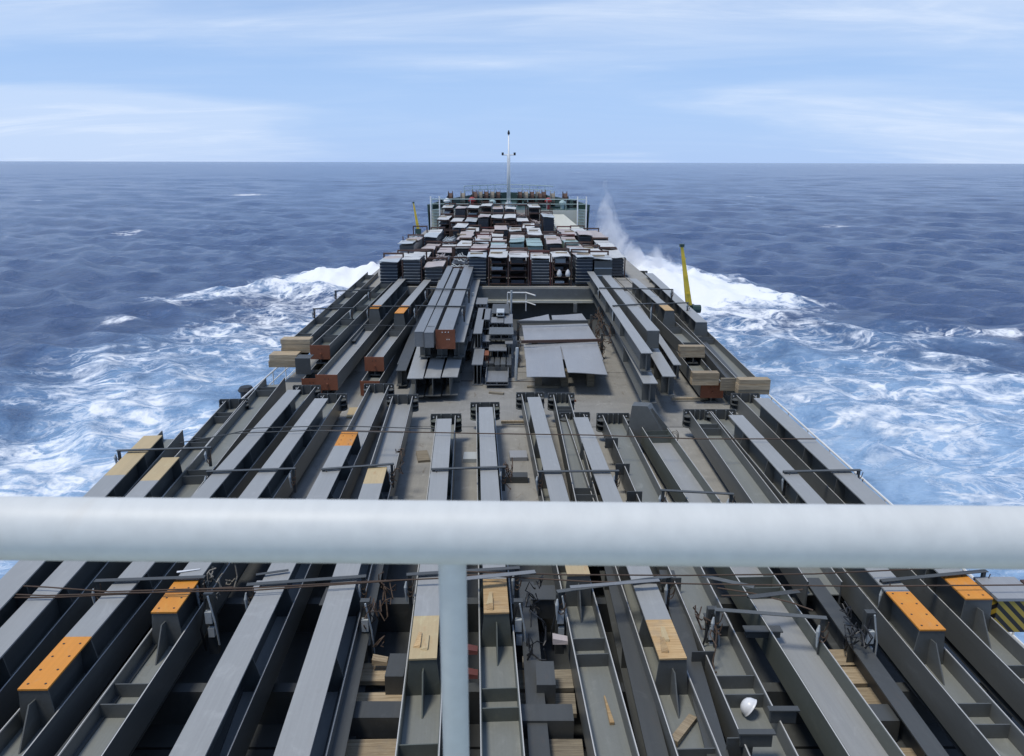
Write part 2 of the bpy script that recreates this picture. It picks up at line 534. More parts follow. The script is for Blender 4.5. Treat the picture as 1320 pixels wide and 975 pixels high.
    t.l(t.math('ADD', t.math('MULTIPLY', foamf, .6), .16), t.b.inputs['Roughness'])
    t.b.inputs['IOR'].default_value = 1.333
    # far off, the unresolved chop hides part of the mirror-like faces
    dl = t.n('ShaderNodeVectorMath', operation='LENGTH'); t.l(pos, dl.inputs[0])
    t.l(t.ramp(dl.outputs['Value'], 120, 1800, .5, .20), t.b.inputs['Specular IOR Level'])
    # ripples
    s1 = t.noise(t.mapped(pos, (.7, 1.35, 1), (0, 0, R(25))), 1.1, 10, .64, .4)
    s3 = t.noise(t.mapped(pos, (.8, 1.7, 1), (0, 0, R(15))), .2, 6, .6, .3)
    s2 = t.noise(t.mapped(pos, (1, 1.9, 1), (0, 0, R(20))), .05, 6, .6, .3)
    h = t.math('ADD', t.math('ADD', t.math('MULTIPLY', s1, .80), t.math('MULTIPLY', s3, .75)), t.math('MULTIPLY', s2, 1.0))
    t.bump(h, 1.0, 1.0)
    bn = [x for x in t.t.nodes if x.bl_idname == 'ShaderNodeBump'][0]
    t.l(t.math('MULTIPLY', t.math('SUBTRACT', 1.0, t.math('MULTIPLY', t.math('MAXIMUM', foamf, t.math('MULTIPLY', milk, 1.6)), .75, True)), .8), bn.inputs['Strength'])
    me.materials.append(t.m)
    o = bpy.data.objects.new('sea', me)
    COL.objects.link(o)
    o['kind'] = 'structure'
    return o
build_sea()

# ------------------------------------------------------------------ the ship
DECK, HATCH, FORE = 4.4, 5.6, 6.7
ship = thing('cargo_ship', 'long grey cargo ship under the steel cargo, its cream forecastle rising at the bow', 'ship')
def outline(half):
    return half + [(-x, y) for x, y in half[::-1] if x > .01]
hp = [(8.9, -16), (8.9, 58), (8.6, 66), (7.95, 76), (6.6, 83), (4.4, 89), (1.8, 92.5), (0, 93.5)]
hull = MB()
o_top = outline(hp)
o_bot = [(x * .93, y - (2.5 if y > 80 else 0)) for x, y in o_top]
n = len(o_top)
hull.poly([(x, y, -3) for x, y in o_bot] + [(x, y, DECK) for x, y in o_top], [tuple(range(n))[::-1]] + [(i, (i + 1) % n, n + (i + 1) % n, n + i) for i in range(n)])
part('hull', hull, hullp, ship)
part('main_deck', MB().prism([(x * .998, y) for x, y in o_top], 'z', DECK - .02, DECK + .004), deckp, ship)
# near hatch: coaming and cover panels laid athwartships
part('hatch_coaming', box(-7.6, 7.6, 15.1, 33.1, DECK + .004, HATCH - .251), greyp, ship)
part('hatch_coaming', box(-7.6, 7.6, 3.0, 15.05, DECK + .004, HATCH - .801), greyp, ship)
yy = 3.0
for k in range(6):
    dz = .55 if k < 2 else (.45 if k == 5 else 0)          # the two after panels and the foremost one lie lower
    part('hatch_panel', box(-7.8, 7.8, yy + .02, yy + 6.0, HATCH - .25 - dz, HATCH - dz), steel_dark if k < 2 or k == 5 else deckp, ship)  # after and foremost panels darkened, shade of gaps and recess put in the colour
    yy += 6.03
part('hatch_coaming', box(-7.6, 7.6, 40.9, 74.2, DECK + .004, FORE - .4), greyp, ship)
part('hatch_panel', box(-7.9, 7.9, 39.95, 74.6, FORE - .4, FORE), deckp, ship)
part('hatch_end_beam', box(-2.35, 4.4, 39.55, 39.94, FORE - .66, FORE - .03), greyp, ship)
part('hatch_end_rail', box(-2.35, 4.4, 39.4, 39.548, FORE - .74, FORE - .60), cream, ship)
for x in (-1.9, -.05, 3.45):
    part('hatch_post', box(x - .09, x + .09, 39.2, 39.38, HATCH - .1, FORE - .75), greyp, ship)
# forecastle
fc = [(7.7, 76), (6.4, 83), (4.2, 89), (1.7, 92.4), (0, 93.3)]
FZ = 8.5
of = outline(fc)
part('forecastle', MB().prism(of, 'z', DECK + .01, FZ), cream, ship)
part('forecastle_deck', MB().prism([(x * .985, y + .03 if y < 77 else y - .1) for x, y in of], 'z', FZ, FZ + .01), greend, ship)
bw = MB()
def bulw(p, k):
    z = 9.0 + max(0, (p[1] - 76)) * .03
    return [(p[0], p[1], DECK + 1), (p[0] * 1.02, p[1] + (.6 if p[1] > 90 else 0), z)]
for i in range(len(of) - 1):
    a, b = bulw(of[i], 0), bulw(of[i + 1], 0)
    if of[i][1] < 76.1 and of[i + 1][1] < 76.1: continue
    def inn(p): return (p[0] * .97, p[1] - .12 if p[1] > 80 else p[1], p[2])
    bw.hexa([a[0], b[0], inn(b[0]), inn(a[0]), a[1], b[1], inn(b[1]), inn(a[1])])
part('bow_bulwark', bw, greend, ship)
for s in (-1, 1):                      # stairs up to the forecastle
    x0 = s * 7.05
    for k in range(14):
        z = 5.0 + k * .27
        part('ladder_tread', box(x0 - .36, x0 + .36, 75.35 + k * .03, 75.6 + k * .03, z, z + .05), palegreen, ship)
    for xs in (-.42, .42):
        part('ladder_rail', MB().tube([(x0 + xs, 75.3, DECK), (x0 + xs, 75.75, 9.8)], .07, 6), white, ship)
# deckhouse that carries the bridge
part('bridge_deck', box(-9, 9, -4, 1.05, 11.25, 11.35), bridge_m, ship)
part('deckhouse_front', box(-8, 8, -3.2, .8, DECK + .01, 11.249), greyp, ship)

# bridge rail close to the lens
RY = .905
pa, pb = PY(-260, 678.5, RY), PY(1580, 695.5, RY)
rail = thing('bridge_handrail', 'thick white pipe handrail of the bridge running across the foreground', 'handrail', (0, RY, 11.35))
off = Vector((0, RY, 11.35))
d = (pb - pa)
pp = [pa + d * t - off for t in (-.6, 0, .25, .5, .75, 1, 1.6)]
part('top_rail', MB().tube(pp, .0405, 40), rail_m, rail, smooth=True)
def stan(px):
    q = PY(px, 727, RY)
    zr = (pa + d * ((q.x - pa.x) / d.x)).z
    part('stanchion', MB().tube([(q.x, 0, 0), (q.x, 0, zr - 11.35 - .046), (q.x, 0, zr - 11.35 - .034), (q.x, 0, zr - 11.35)], [.0185, .0185, .022, .024], 24), rail_m, rail, smooth=True)
stan(583); stan(-900); stan(2070)

def guard(name, label, pts, post_gap, m, z0, h, bars=(1., .66, .33), r=.022):
    g = thing(name, label, 'guard rail', (0, 0, z0))
    for k, b in enumerate(bars):
        part('rail_bar', MB().tube([(x, y, h * b) for x, y in pts], r * (1.3 if k == 0 else 1), 6), m, g)
    for i in range(len(pts) - 1):
        a, b = Vector(pts[i]), Vector(pts[i + 1])
        nn = max(1, int((b - a).length / post_gap))
        for k in range(nn):
            p = a + (b - a) * (k / nn)
            part('rail_post', MB().tube([(p.x, p.y, 0), (p.x, p.y, h)], r, 6), m, g)
    return g
guard('guard_rail', 'thin white guard rail along the starboard edge of the deck', [(8.75, 2), (8.75, 58), (8.45, 66), (7.85, 75.6)], 1.6, white, DECK + .004, 1.08)
guard('guard_rail', 'thin white guard rail along the port edge of the deck beside the turquoise wake', [(-8.75, 2), (-8.75, 58), (-8.45, 66), (-7.85, 75.6)], 1.6, white, DECK + .004, 1.08)
guard('guard_rail', 'pale rail along the aft edge of the forecastle above the cream bulkhead', [(-7.4, 76.15), (7.4, 76.15)], 1.85, palegreen, FZ + .01, 1.0, (1., .55), .035)
guard('guard_rail', 'pale green curved rail standing on the very bow', [(-4.9, 87.2), (-4.1, 89.3), (-1.6, 92.6), (0, 93.4), (1.6, 92.6), (4.1, 89.3), (4.9, 87.2)], 1.3, palegreen, 9.45, .95, (1., .5), .035)
guard('guard_rail', 'short white tubular rail behind the stacked steel plates', [(-.05, 39.1), (.9, 39.1), (1.35, 38.2)], .9, white, HATCH, .95, (1., .5), .03)

# foremast
mast = thing('foremast', 'slim white foremast standing on the forecastle with a small crosstree', 'mast', (.0, 80.5, FZ + .01))
part('mast_pole', MB().tube([(0, 0, 0), (0, 0, 5.2), (0, 0, 5.25), (0, 0, 7.3)], [.2, .15, .09, .06], 12), white, mast, smooth=True)
part('crosstree', MB().tube([(-.62, 0, 5.15), (.62, 0, 5.15)], .06, 6), white, mast)
for x in (-.6, .6):
    part('mast_lamp', MB().tube([(x, 0, 5.1), (x, 0, 5.38)], .11, 8), black, mast)
part('top_lamp', MB().tube([(0, 0, 7.1), (0, 0, 7.25), (0, 0, 7.5)], [.1, .13, .05], 8), black, mast)
for x in (-.16, .16):
    part('mast_ladder', MB().tube([(x, -.22, .2), (x * .8, -.2, 5.0)], .02, 5), white, mast)
part('mast_step', MB().tube([(0, 0, 0), (0, 0, .5)], .33, 10), white, mast)

# windlasses and mooring gear on the forecastle
def winch(x, y, label, drums):
    w = thing('mooring_winch', label, 'winch', (x, y, FZ + .01), 0, 'winches on the forecastle')
    part('winch_bed', box(-1.5, 1.5, -.55, .55, 0, .2), greend, w)
    part('winch_shaft', MB().tube([(-1.6, 0, .85), (1.6, 0, .85)], .1, 8), black, w)
    for k in range(drums):
        xx = -1.25 + 2.5 * k / (drums - 1)
        part('winch_drum', MB().tube([(xx - .22, 0, .85), (xx - .19, 0, .85), (xx - .18, 0, .85), (xx + .18, 0, .85), (xx + .19, 0, .85), (xx + .22, 0, .85)], [.82, .82, .6, .6, .82, .82], 14), rope if k % 2 else brown, w)
    part('winch_motor', box(-.35, .35, .6, 1.3, .1, 1.0), greend, w)
    for xx in (-1.55, 1.55):
        part('winch_frame', box(xx - .06, xx + .06, -.4, .4, .2, 1.15), greend, w)
winch(-2.35, 83.5, 'port mooring winch with rope drums on the forecastle left of the mast', 5)
winch(2.45, 83.5, 'starboard mooring winch with rope drums on the forecastle right of the mast', 5)
winch(-4.6, 79.6, 'low winch at the port side of the forecastle beside the red vent', 3)
winch(4.4, 79.4, 'low winch at the starboard side of the forecastle', 3)
def vent(x, y, label, m, h=1.0):
    v = thing('mushroom_vent', label, 'vent', (x, y, FZ + .01))
    part('vent_pipe', MB().tube([(0, 0, 0), (0, 0, h * .7)], .2, 10), m, v)
    part('vent_cap', MB().tube([(0, 0, h * .62), (0, 0, h * .72), (0, 0, h * .9), (0, 0, h)], [.33, .35, .27, .1], 12), m, v)
vent(-6.1, 78.2, 'white mushroom vent at the port corner of the forecastle', white, 1.0)
vent(-3.6, 77.6, 'red mushroom vent on the forecastle left of the mast', red, 1.15)
vent(3.9, 77.5, 'red mushroom vent on the forecastle right of the mast', red, 1.1)
vent(5.3, 77.6, 'pale mushroom vent towards the starboard side of the forecastle', palegreen, .85)
vent(-1.6, 77.6, 'small pale vent beside the forecastle rail left of the mast', palegreen, .9)
def bollard(x, y, label):
    b = thing('twin_bollard', label, 'bollard', (x, y, FZ + .01))
    part('bollard_base', box(-.6, .6, -.22, .22, 0, .1), black, b)
    for xx in (-.35, .35):
        part('bollard_post', MB().tube([(xx, 0, .1), (xx, 0, .62), (xx, 0, .64), (xx, 0, .74)], [.17, .17, .22, .22], 10), black, b)
bollard(-6.6, 80.4, 'black twin bollard by the port bulwark of the forecastle')
bollard(6.4, 80.2, 'black twin bollard by the starboard bulwark of the forecastle')

def boom(px, py, tx, ty, zb, label):
    b = P(px, py, zb)
    tp = PY(tx, ty, b.y)
    t = thing('yellow_boom', label, 'boom', b)
    dv = tp - b
    s = 1 if dv.x < 0 else -1
    for xx in (-.075, .075):
        part('boom_side', MB().hexa([(xx - .07, -.1, 0), (xx + .07, -.1, 0), (xx + .07, .1, 0), (xx - .07, .1, 0),
             (dv.x + xx * .35 - .03, -.06, dv.z), (dv.x + xx * .35 + .03, -.06, dv.z), (dv.x + xx * .35 + .03, .06, dv.z), (dv.x + xx * .35 - .03, .06, dv.z)]), yellow, t)
    for k in range(3):
        u = .2 + k * .3
        part('boom_brace', box(dv.x * u - .1, dv.x * u + .1, -.12, -.101, dv.z * u - .03, dv.z * u + .03), yellow, t)
    part('boom_foot', box(-.28, .28, -.25, .25, zb * 0 - (zb - DECK) + .004, 0), greend, t)
    part('boom_head', box(dv.x - .1, dv.x + .1, -.1, .1, dv.z - .02, dv.z + .12), greend, t)
    return t
bm_ = boom(888, 393, 879, 318, 6.3, 'leaning yellow davit boom at the starboard rail in front of the white wake')
part('boom_winch', MB().tube([(.1, -.3, -.15), (.5, -.3, -.15)], .2, 10), greend, bm_)
boom(539, 295, 533, 262, 6.5, 'slim yellow davit boom at the port rail near the forecastle')
fl = thing('roller_fairlead', 'dark green roller fairlead on the starboard deck edge beside the bow wave', 'fairlead', (P(801, 352, 5.0).x, P(801, 352, 5.0).y, DECK + .004))
part('fairlead_post', MB().tube([(0, 0, 0), (0, 0, 1.5)], .22, 8), greend, fl)
part('fairlead_cap', MB().tube([(0, 0, 1.5), (0, 0, 1.62), (0, 0, 1.8)], [.34, .36, .2], 10), greend, fl)
fb = thing('deck_bollard', 'black deck bollard beside the port guard rail at the aft wake', 'bollard', (P(318, 510, 5.2).x, P(318, 510, 5.2).y, DECK + .004))
part('bollard_post', MB().tube([(0, 0, 0), (0, 0, .95)], .2, 10), black, fb)
part('bollard_cap', MB().tube([(0, 0, .95), (0, 0, 1.0), (0, 0, 1.12)], [.26, .28, .2], 10), black, fb)

# ------------------------------------------------------------------ steel columns
HOLE = MB().tube([(0, 0, 0), (0, 0, .004)], .016, 8).mesh('bolt_hole', black)
def frame_of(a, b):
    d = b - a
    return math.atan2(-d.x, d.y)
def column(label, a, b, tray, T=None, zT=6.65, W=.52, sw=.37, near_tip=None, far_tip=None, tip_len=1.0, near_face=True, far_plate=False,
           near_plate=None, far_face=False, mat=None, floor=None, stiff=1.6, rise=.34, depth=.24, stiff_px=None, fin=True, clips=0, pitch_T=1.8, group='crossed steel columns on deck'):
    """a cruciform steel column lying down: two upright side flanges, the web as a trough floor, and a T rib on it.
       a, b: pixels on its axis at height zT (or wall top when there is no rib); tray, T: pixel rows of the ends"""
    mat = mat or steel; floor = floor or mat
    mat2 = mat
    if floor is mat: floor = steel_floor
    zw = zT - rise
    zf = zw - depth
    zax = zT if T else zw
    A, B = P(a[0], a[1], zax), P(b[0], b[1], zax)
    ax = (B - A).normalized()
    def along(py, z):
        return (F(py, z) - A.y) / ax.y
    tray = (1120 if tray[0] > 975 else tray[0], tray[1])
    if T: T = (1110 if T[0] > 975 else T[0], T[1])
    s0, s1 = along(tray[0], zw), along(tray[1], zw)
    org = A + ax * s0
    L = s1 - s0
    base = zf - depth - .16
    t = thing('steel_column', label, 'steel column', (org.x, org.y, base), frame_of(A, B), group)
    t_ = .024
    zwl, zfl, zTl = zw - base, zf - base, zT - base
    for s in (-1, 1):
        part('side_flange', box(min(s * W / 2, s * (W / 2 - t_)), max(s * W / 2, s * (W / 2 - t_)), 0, L, zfl - depth, zwl - .005), mat, t)
        part('worn_edge', box(min(s * W / 2, s * (W / 2 - .013)), max(s * W / 2, s * (W / 2 - .013)), 0.002, L - .002, zwl - .0045, zwl), edge_m, t)
    wi = W / 2 - t_ - .001
    part('web', box(-wi, wi, .001, L - .001, zfl - .02, zfl), floor, t)
    part('lower_web', box(-.012, .012, .01, L - .01, .026, zfl - .021), mat, t)
    part('bottom_flange', box(-sw / 2, sw / 2, .005, L - .005, 0, .025), mat, t)
    t0 = t1 = None
    if T:
        t0, t1 = (along(T[0], zT) - s0), (along(T[1], zT) - s0)
        t0, t1 = max(t0, .05), min(t1, L - .04)
        u0, u1 = t0, t1
        def tip(y0, y1, m, lab):
            o = part('primed_tip', box(-sw / 2, sw / 2, y0, y1, zTl - .025, zTl), m, t)
            o['label'] = lab
            if m is not orange:
                if m is tanp or m is woodwarm:      # curled scraps of torn primer film / veneer
                    for q in range(2 if (y0 < 4 and m in (tanp, woodwarm) and near_tip) else 0):
                        xx, y2 = random.uniform(-.11, .11), y0 + random.uniform(.04, .45)
                        part('torn_scrap', MB().hexa([(xx - .05, y2, zTl + .001), (xx + .04, y2 - .02, zTl + .001), (xx + .05, y2 + .34, zTl + .001), (xx + .01, y2 + .36, zTl + .001), (xx - .04, y2, zTl + .012), (xx + .05, y2, zTl + .035), (xx + .055, y2 + .3, zTl + .03), (xx + .02, y2 + .34, zTl + .008)]), woodwarm if q else tanp, o)
                return
            for yy in np.arange(y0 + .1, y1 - .04, .28):
                for xx in (-.11, .11):
                    link('bolt_hole', HOLE, o, (xx, yy, zTl - .0005))
        nm = {'orange': (orange, 'orange primed flange end with bolt holes'), 'tan': (tanp, 'tan flange end with flaking primer'), 'wood': (woodwarm, 'flange end covered by a sheet of pale plywood')}
        if near_tip:
            tip(t0, t0 + tip_len, *nm[near_tip]); u0 = t0 + tip_len + .001
        if far_tip:
            tip(t1 - tip_len, t1, *nm[far_tip]); u1 = t1 - tip_len - .001
        part('top_flange', box(-sw / 2, sw / 2, u0, u1, zTl - .025, zTl), lit_strip_m, t)
        part('upper_web', box(-.011, .011, t0 + .04, t1 - .04, zfl + .001, zTl - .026), mat, t)
        dia = MB().prism([(-wi, zfl + .001), (wi, zfl + .001), (wi, min(zwl - .03, zTl - .04)), (sw / 2 - .01, zTl - .026), (-sw / 2 + .01, zTl - .026), (-wi, min(zwl - .03, zTl - .04))], 'y', 0, .018).mesh('diaphragm', mat)
        tri = MB().prism([(-wi, zfl + .001), (wi, zfl + .001), (sw / 2 - .004, zTl - .026), (-sw / 2 + .004, zTl - .026)], 'y', 0, .018).mesh('end_face', mat)
        if near_face: link('end_face', tri, t, (0, t0 + .01, 0))
        if far_face: link('end_face', tri, t, (0, t1 - .03, 0))
        for yy in np.arange(t0 + pitch_T * .6, t1 - .5, pitch_T):
            link('diaphragm', dia, t, (0, yy, 0))
        if fin and t0 > .5:
            part('gusset_fin', MB().prism([(t0 + .01, zfl + .001), (t0 + .01, zTl - .16), (t0 - .12, zTl - .14), (t0 - .45, zfl + .001)], 'x', -.009, .009), mat, t)
    st = MB().box(-wi, wi, 0, .016, zfl + .001, zwl - .035).mesh('stiffener', mat)
    free = []
    if T is None: free = [(0.25, L - .3)]
    else:
        if t0 > .9: free.append((.2, t0 - .6))
        if t1 < L - .9: free.append((t1 + .7, L - .3))
    if stiff_px is not None:
        for py in stiff_px: link('stiffener', st, t, (0, along(py, zw) - s0, 0))
        free = []
    for (y0, y1) in free:
        yy = y1 - .1 if T and y1 < (t0 or 0) else y1 - .7
        while yy > y0:
            link('stiffener', st, t, (0, yy, 0))
            link('stiffener', st, t, (0, yy - .34, 0))
            yy -= stiff + random.uniform(.2, .9)
    if far_plate:
        w2 = W / 2 + .16
        ep = part('end_plate', box(-w2, w2, L + .001, L + .03, zfl - depth + .05, zwl + .05), steel_dark, t)
        ear = MB().prism([(0, 0), (.15, 0), (.17, -.08), (.15, -.17), (.09, -.23), (0, -.25)], 'z', 0, .025)
        em = ear.mesh('ear_plate', mat)
        earL = MB().prism([(0, 0), (-.15, 0), (-.17, -.08), (-.15, -.17), (-.09, -.23), (0, -.25)], 'z', 0, .025).mesh('ear_plate', mat)
        for zz in (zwl - .12, zfl - .02, zfl - .18):
            link('ear_plate', em, t, (W / 2 + .001, L, zz)); link('ear_plate', earL, t, (-W / 2 - .001, L, zz))
        rib = box(-.008, .008, -.10, 0, zfl + .01, zwl + .045).mesh('plate_rib', mat)
        for xx in (-w2 + .01, -.14, 0 if not T else -.13, .14, w2 - .01):
            link('plate_rib', rib, ep, (xx, L, 0))
        hm = MB().tube([(0, -.004, 0), (0, .0, 0)], .022, 8).mesh('bolt_hole', white)
        for xx in (-w2 + .08, w2 - .08):
            link('bolt_hole', hm, ep, (xx, L - .0005, zwl - .04))
    if near_plate:
        w2 = W / 2 + .03
        o = part('near_end_plate', box(-w2, w2, -.03, -.001, zfl - depth, zwl + .015), {'rust': rust, 'steel': steel}[near_plate], t)
        if near_plate == 'rust':
            o['label'] = 'rust red end plate facing aft'
            part('lifting_lug', MB().tube([(.02, -.08, zfl - .05), (.02, -.03, zfl - .05)], .035, 8), rust, o)
            for xx in (-.05, .06):
                link('bolt_hole', HOLE, o, (xx, -.0305, zfl + .12), (R(90), 0, 0))
    for k in range(clips):
        yy = L * (.12 + .75 * k / max(1, clips - 1)) + random.uniform(-.2, .2)
        part('angle_clip', MB().box(-wi - .22, -wi + .1, yy, yy + .02, zfl + .02, zwl + .05).box(-wi - .22, -wi + .1, yy + .02, yy + .12, zfl + .02, zfl + .04), steel_dark, t)
    return t

def ibeam(label, a, b, ends, zT, H=.5, w=.36, mat=None, top=None, near_plate=None, group='plain steel beams on deck', stiffs=1.5, tf=.025, boxed=False):
    top = top or (lit_strip_m if mat in (None, steel, steel_pale) else None)
    mat = mat or steel
    A, B = P(a[0], a[1], zT), P(b[0], b[1], zT)
    ax = (B - A).normalized()
    s0 = (F(ends[0], zT) - A.y) / ax.y; s1 = (F(ends[1], zT) - A.y) / ax.y
    org = A + ax * s0; L = s1 - s0
    t = thing('steel_beam', label, 'steel beam', (org.x, org.y, zT - H), frame_of(A, B), group)
    part('top_flange', box(-w / 2, w / 2, 0, L, H - tf, H), top or mat, t)
    part('bottom_flange', box(-w / 2, w / 2, 0, L, 0, tf), mat, t)
    if boxed:
        for s in (-1, 1):
            part('side_plate', box(s * (w / 2 - .012) - .011, s * (w / 2 - .012) + .011, .002, L - .002, tf + .001, H - tf - .001), mat, t)
        part('end_face', box(-w / 2 + .026, w / 2 - .026, .003, .02, tf + .001, H - tf - .001), mat, t)
    else:
        part('web', box(-.011, .011, .002, L - .002, tf + .001, H - tf - .001), mat, t)
        sm = [box(min(s * .012, s * (w / 2 - .01)), max(s * .012, s * (w / 2 - .01)), 0, .014, tf + .001, H - tf - .001).mesh('stiffener', mat) for s in (-1, 1)]
        for yy in np.arange(.25 if stiffs > 1.3 else 1.4, L - .1, stiffs):
            for m in sm: link('stiffener', m, t, (0, yy, 0))
    if near_plate:
        o = part('near_end_plate', box(-w / 2 - .08, w / 2 + .08, -.03, -.001, -.12, H + .02), rust, t)
        o['label'] = 'rust brown end plate with bright bolts'
        for (xx, zz) in ((-.1, H - .06), (.0, H - .06), (.1, H - .06), (.05, H * .4), (.12, H * .4)):
            link('bolt_hole', BRIGHT, o, (xx, -.031, zz), (R(90), 0, 0))
    return t
BRIGHT = MB().tube([(0, 0, 0), (0, 0, .006)], .018, 8).mesh('bolt_head', white)

# ---- the aft group, under the handrail and just beyond it
column('outermost port steel column with a tan plywood tip standing over the turquoise wake', (20, 745), (197, 562), (985, 555), (985, 562), zT=6.75, far_tip='tan', tip_len=2.4, sw=.42, far_face=True)
column('port steel column with a tan far tip just inside the outermost one and an open trough beyond', (-20, 850), (220, 590), (985, 517), (985, 590), far_tip='tan', tip_len=1.3, far_plate=True, far_face=True)
column('long empty grey trough column rising to the port timber blocks', (268, 592), (352, 490), (680, 487), None, mat=steel, W=.62, stiff=6)
column('port column whose pale rib ends near the lens in a long orange tip at lower left', (42, 888), (380, 502), (990, 499), (888, 503), near_tip='orange', tip_len=1.1, far_plate=True, stiff_px=[1000])
column('port column whose rib ends in a short orange tip just below the handrail on the left', (211, 789), (415, 513), (990, 510), (789, 514), near_tip='orange', tip_len=.9, far_plate=True, stiff_px=[879,905,985])
column('column with an orange far tip beyond the handrail and a broad pale rib running to the lower left', (238, 980), (451, 557), (990, 497), (990, 557), far_tip='orange', tip_len=.95, far_face=True, floor=lit_strip_m, far_plate=True, sw=.40, W=.60, stiff_px=[])
column('column with a tan far tip just beyond the handrail and a pale blue grey rib left of the stanchion', (374, 980), (487, 602), (990, 511), (990, 602), far_tip='tan', tip_len=.9, far_face=True, floor=lit_strip_m, far_plate=True, sw=.40, W=.60, stiff_px=[])
column('column behind the handrail stanchion with a flaking tan near tip', (545, 849), (573, 539), (990, 536), (849, 540), near_tip='tan', tip_len=1.0, far_plate=True, mat=steel_green, stiff_px=[957,985])
column('column right of the handrail stanchion with a peeling plywood near tip', (640, 790), (626, 524), (990, 521), (790, 525), near_tip='wood', tip_len=.95, far_plate=True, mat=steel_green, stiff_px=[885,910])
column('centre column with a rusty tan tip under the handrail and a long empty trough towards the lens', (746, 741), (688, 512), (990, 508), (741, 512), near_tip='tan', tip_len=1.2, far_plate=True, stiff_px=[821,841])
column('column right of centre with a bright wood sheathed near tip and a timber offcut in its trough', (868, 849), (748, 537), (990, 534), (849, 538), near_tip='wood', tip_len=.9, far_plate=True, stiff_px=[963,985])
column('short low trough with an end plate between the two ribs right of the middle', (760, 660), (724, 512), (690, 509), None, zT=6.75, W=.46, floor=steel, far_plate=True, stiff=5)
column('dark trough column with angle clips in which a white dome lies', (998, 975), (790, 535), (990, 535), None, zT=6.65, W=.58, far_plate=True, clips=7, stiff=3.5, stiff_px=[869,893])
column('widest trough column with a pale grey green floor right of centre', (1131, 975), (835, 538), (990, 538), None, zT=6.68, W=.66, mat=steel_green, floor=lit_strip_m, stiff=7)
column('shaded dark trough column between the widest trough and the starboard orange tips', (1012, 680), (903, 532), (750, 530), None, W=.58, far_plate=True, stiff=8)
column('starboard column with a long orange near tip at lower right', (1203, 812), (948, 535), (990, 530), (812, 535), near_tip='orange', tip_len=1.0, far_plate=True, stiff_px=[905,932])
column('outermost starboard column with a short orange near tip beside the striped box', (1263, 772), (981, 513), (990, 509), (772, 513), near_tip='orange', tip_len=.7, far_plate=True, sw=.42, stiff_px=[856,880,940,955])
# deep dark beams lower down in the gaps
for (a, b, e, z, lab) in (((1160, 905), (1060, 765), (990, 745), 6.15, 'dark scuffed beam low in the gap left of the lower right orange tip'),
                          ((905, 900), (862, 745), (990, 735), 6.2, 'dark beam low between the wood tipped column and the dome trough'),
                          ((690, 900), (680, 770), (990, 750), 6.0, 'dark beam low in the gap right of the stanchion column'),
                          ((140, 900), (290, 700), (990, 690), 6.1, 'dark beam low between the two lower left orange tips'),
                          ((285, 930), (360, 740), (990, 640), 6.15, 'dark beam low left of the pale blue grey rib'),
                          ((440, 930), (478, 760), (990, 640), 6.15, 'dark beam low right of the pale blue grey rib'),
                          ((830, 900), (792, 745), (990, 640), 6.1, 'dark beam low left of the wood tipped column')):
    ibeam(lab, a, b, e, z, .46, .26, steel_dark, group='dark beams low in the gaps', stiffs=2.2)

# ---- port side of the middle group
column('outer port trough column of the forward tier ending at the pale timber blocks', (383, 440), (478, 353), (438, 351), None, zT=7.3, W=.6, stiff=2.5)
column('port trough with an olive floor and a rust red end plate in the upper tier', (414, 444), (509, 354), (446, 352), None, zT=7.25, W=.62, floor=steel_green, near_plate='rust', stiff=2.6)
column('lower port trough with a narrow rusty lip beneath the olive floored one', (402, 488), (455, 425), (489, 380), None, zT=6.5, W=.58, floor=steel_green, near_plate='rust', stiff=3)
column('forward port column with an orange tip and a rust red plate closing its long trough', (482, 398), (522, 356), (484, 352), (398, 356), zT=7.1, W=.62, near_tip='orange', tip_len=.75, near_plate='rust', floor=lit_strip_m, stiff=8, fin=False, rise=.5)
column('forward column with the larger orange tip and a rust red plate right of its twin', (515, 403), (551, 361), (461, 355), (404, 361), zT=7.1, W=.60, near_tip='orange', tip_len=1.7, near_plate='rust', floor=lit_strip_m, stiff=8, fin=False, rise=.5)
column('low trough column with a rust plate under the two forward orange tips', (478, 490), (520, 425), (492, 380), None, zT=6.45, W=.58, near_plate='rust', stiff=3)
ibeam('left of the two slim grey box beams lying side by side high on the stack', (540, 428), (579, 346), (428, 343), 7.7, .50, .30, steel_mid, boxed=True)
ibeam('right of the two slim grey box beams lying side by side high on the stack', (553, 428), (588, 348), (429, 346), 7.7, .50, .30, steel_mid, boxed=True)
ibeam('high grey beam with a rust brown bolted end plate beside the two slim box beams', (574, 426), (604, 345), (426, 342), 7.72, .50, .48, steel_mid, near_plate=True)
for i, (x, lab) in enumerate(((535, 'left low beam under the three high grey beams'), (557, 'middle low beam under the three high grey beams'), (579, 'right low beam under the three high grey beams'))):
    ibeam(lab, (x, 488), (x + 24, 400), (488 - i, 360), 6.42, .62, .50, steel, stiffs=1.2)
    ibeam(lab.replace('low', 'mid tier').replace('under', 'directly below'), (x + 6, 462), (x + 24, 400), (441, 352), 7.05, .55, .38, steel)
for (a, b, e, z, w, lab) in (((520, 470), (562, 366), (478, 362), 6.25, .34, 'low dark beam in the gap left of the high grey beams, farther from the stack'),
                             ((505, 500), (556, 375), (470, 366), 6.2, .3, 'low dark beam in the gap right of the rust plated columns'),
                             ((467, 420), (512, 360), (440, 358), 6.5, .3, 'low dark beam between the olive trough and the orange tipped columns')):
    ibeam(lab, a, b, e, z, .55, w, steel_dark, group='dark beams low in the forward gaps', stiffs=2.2)
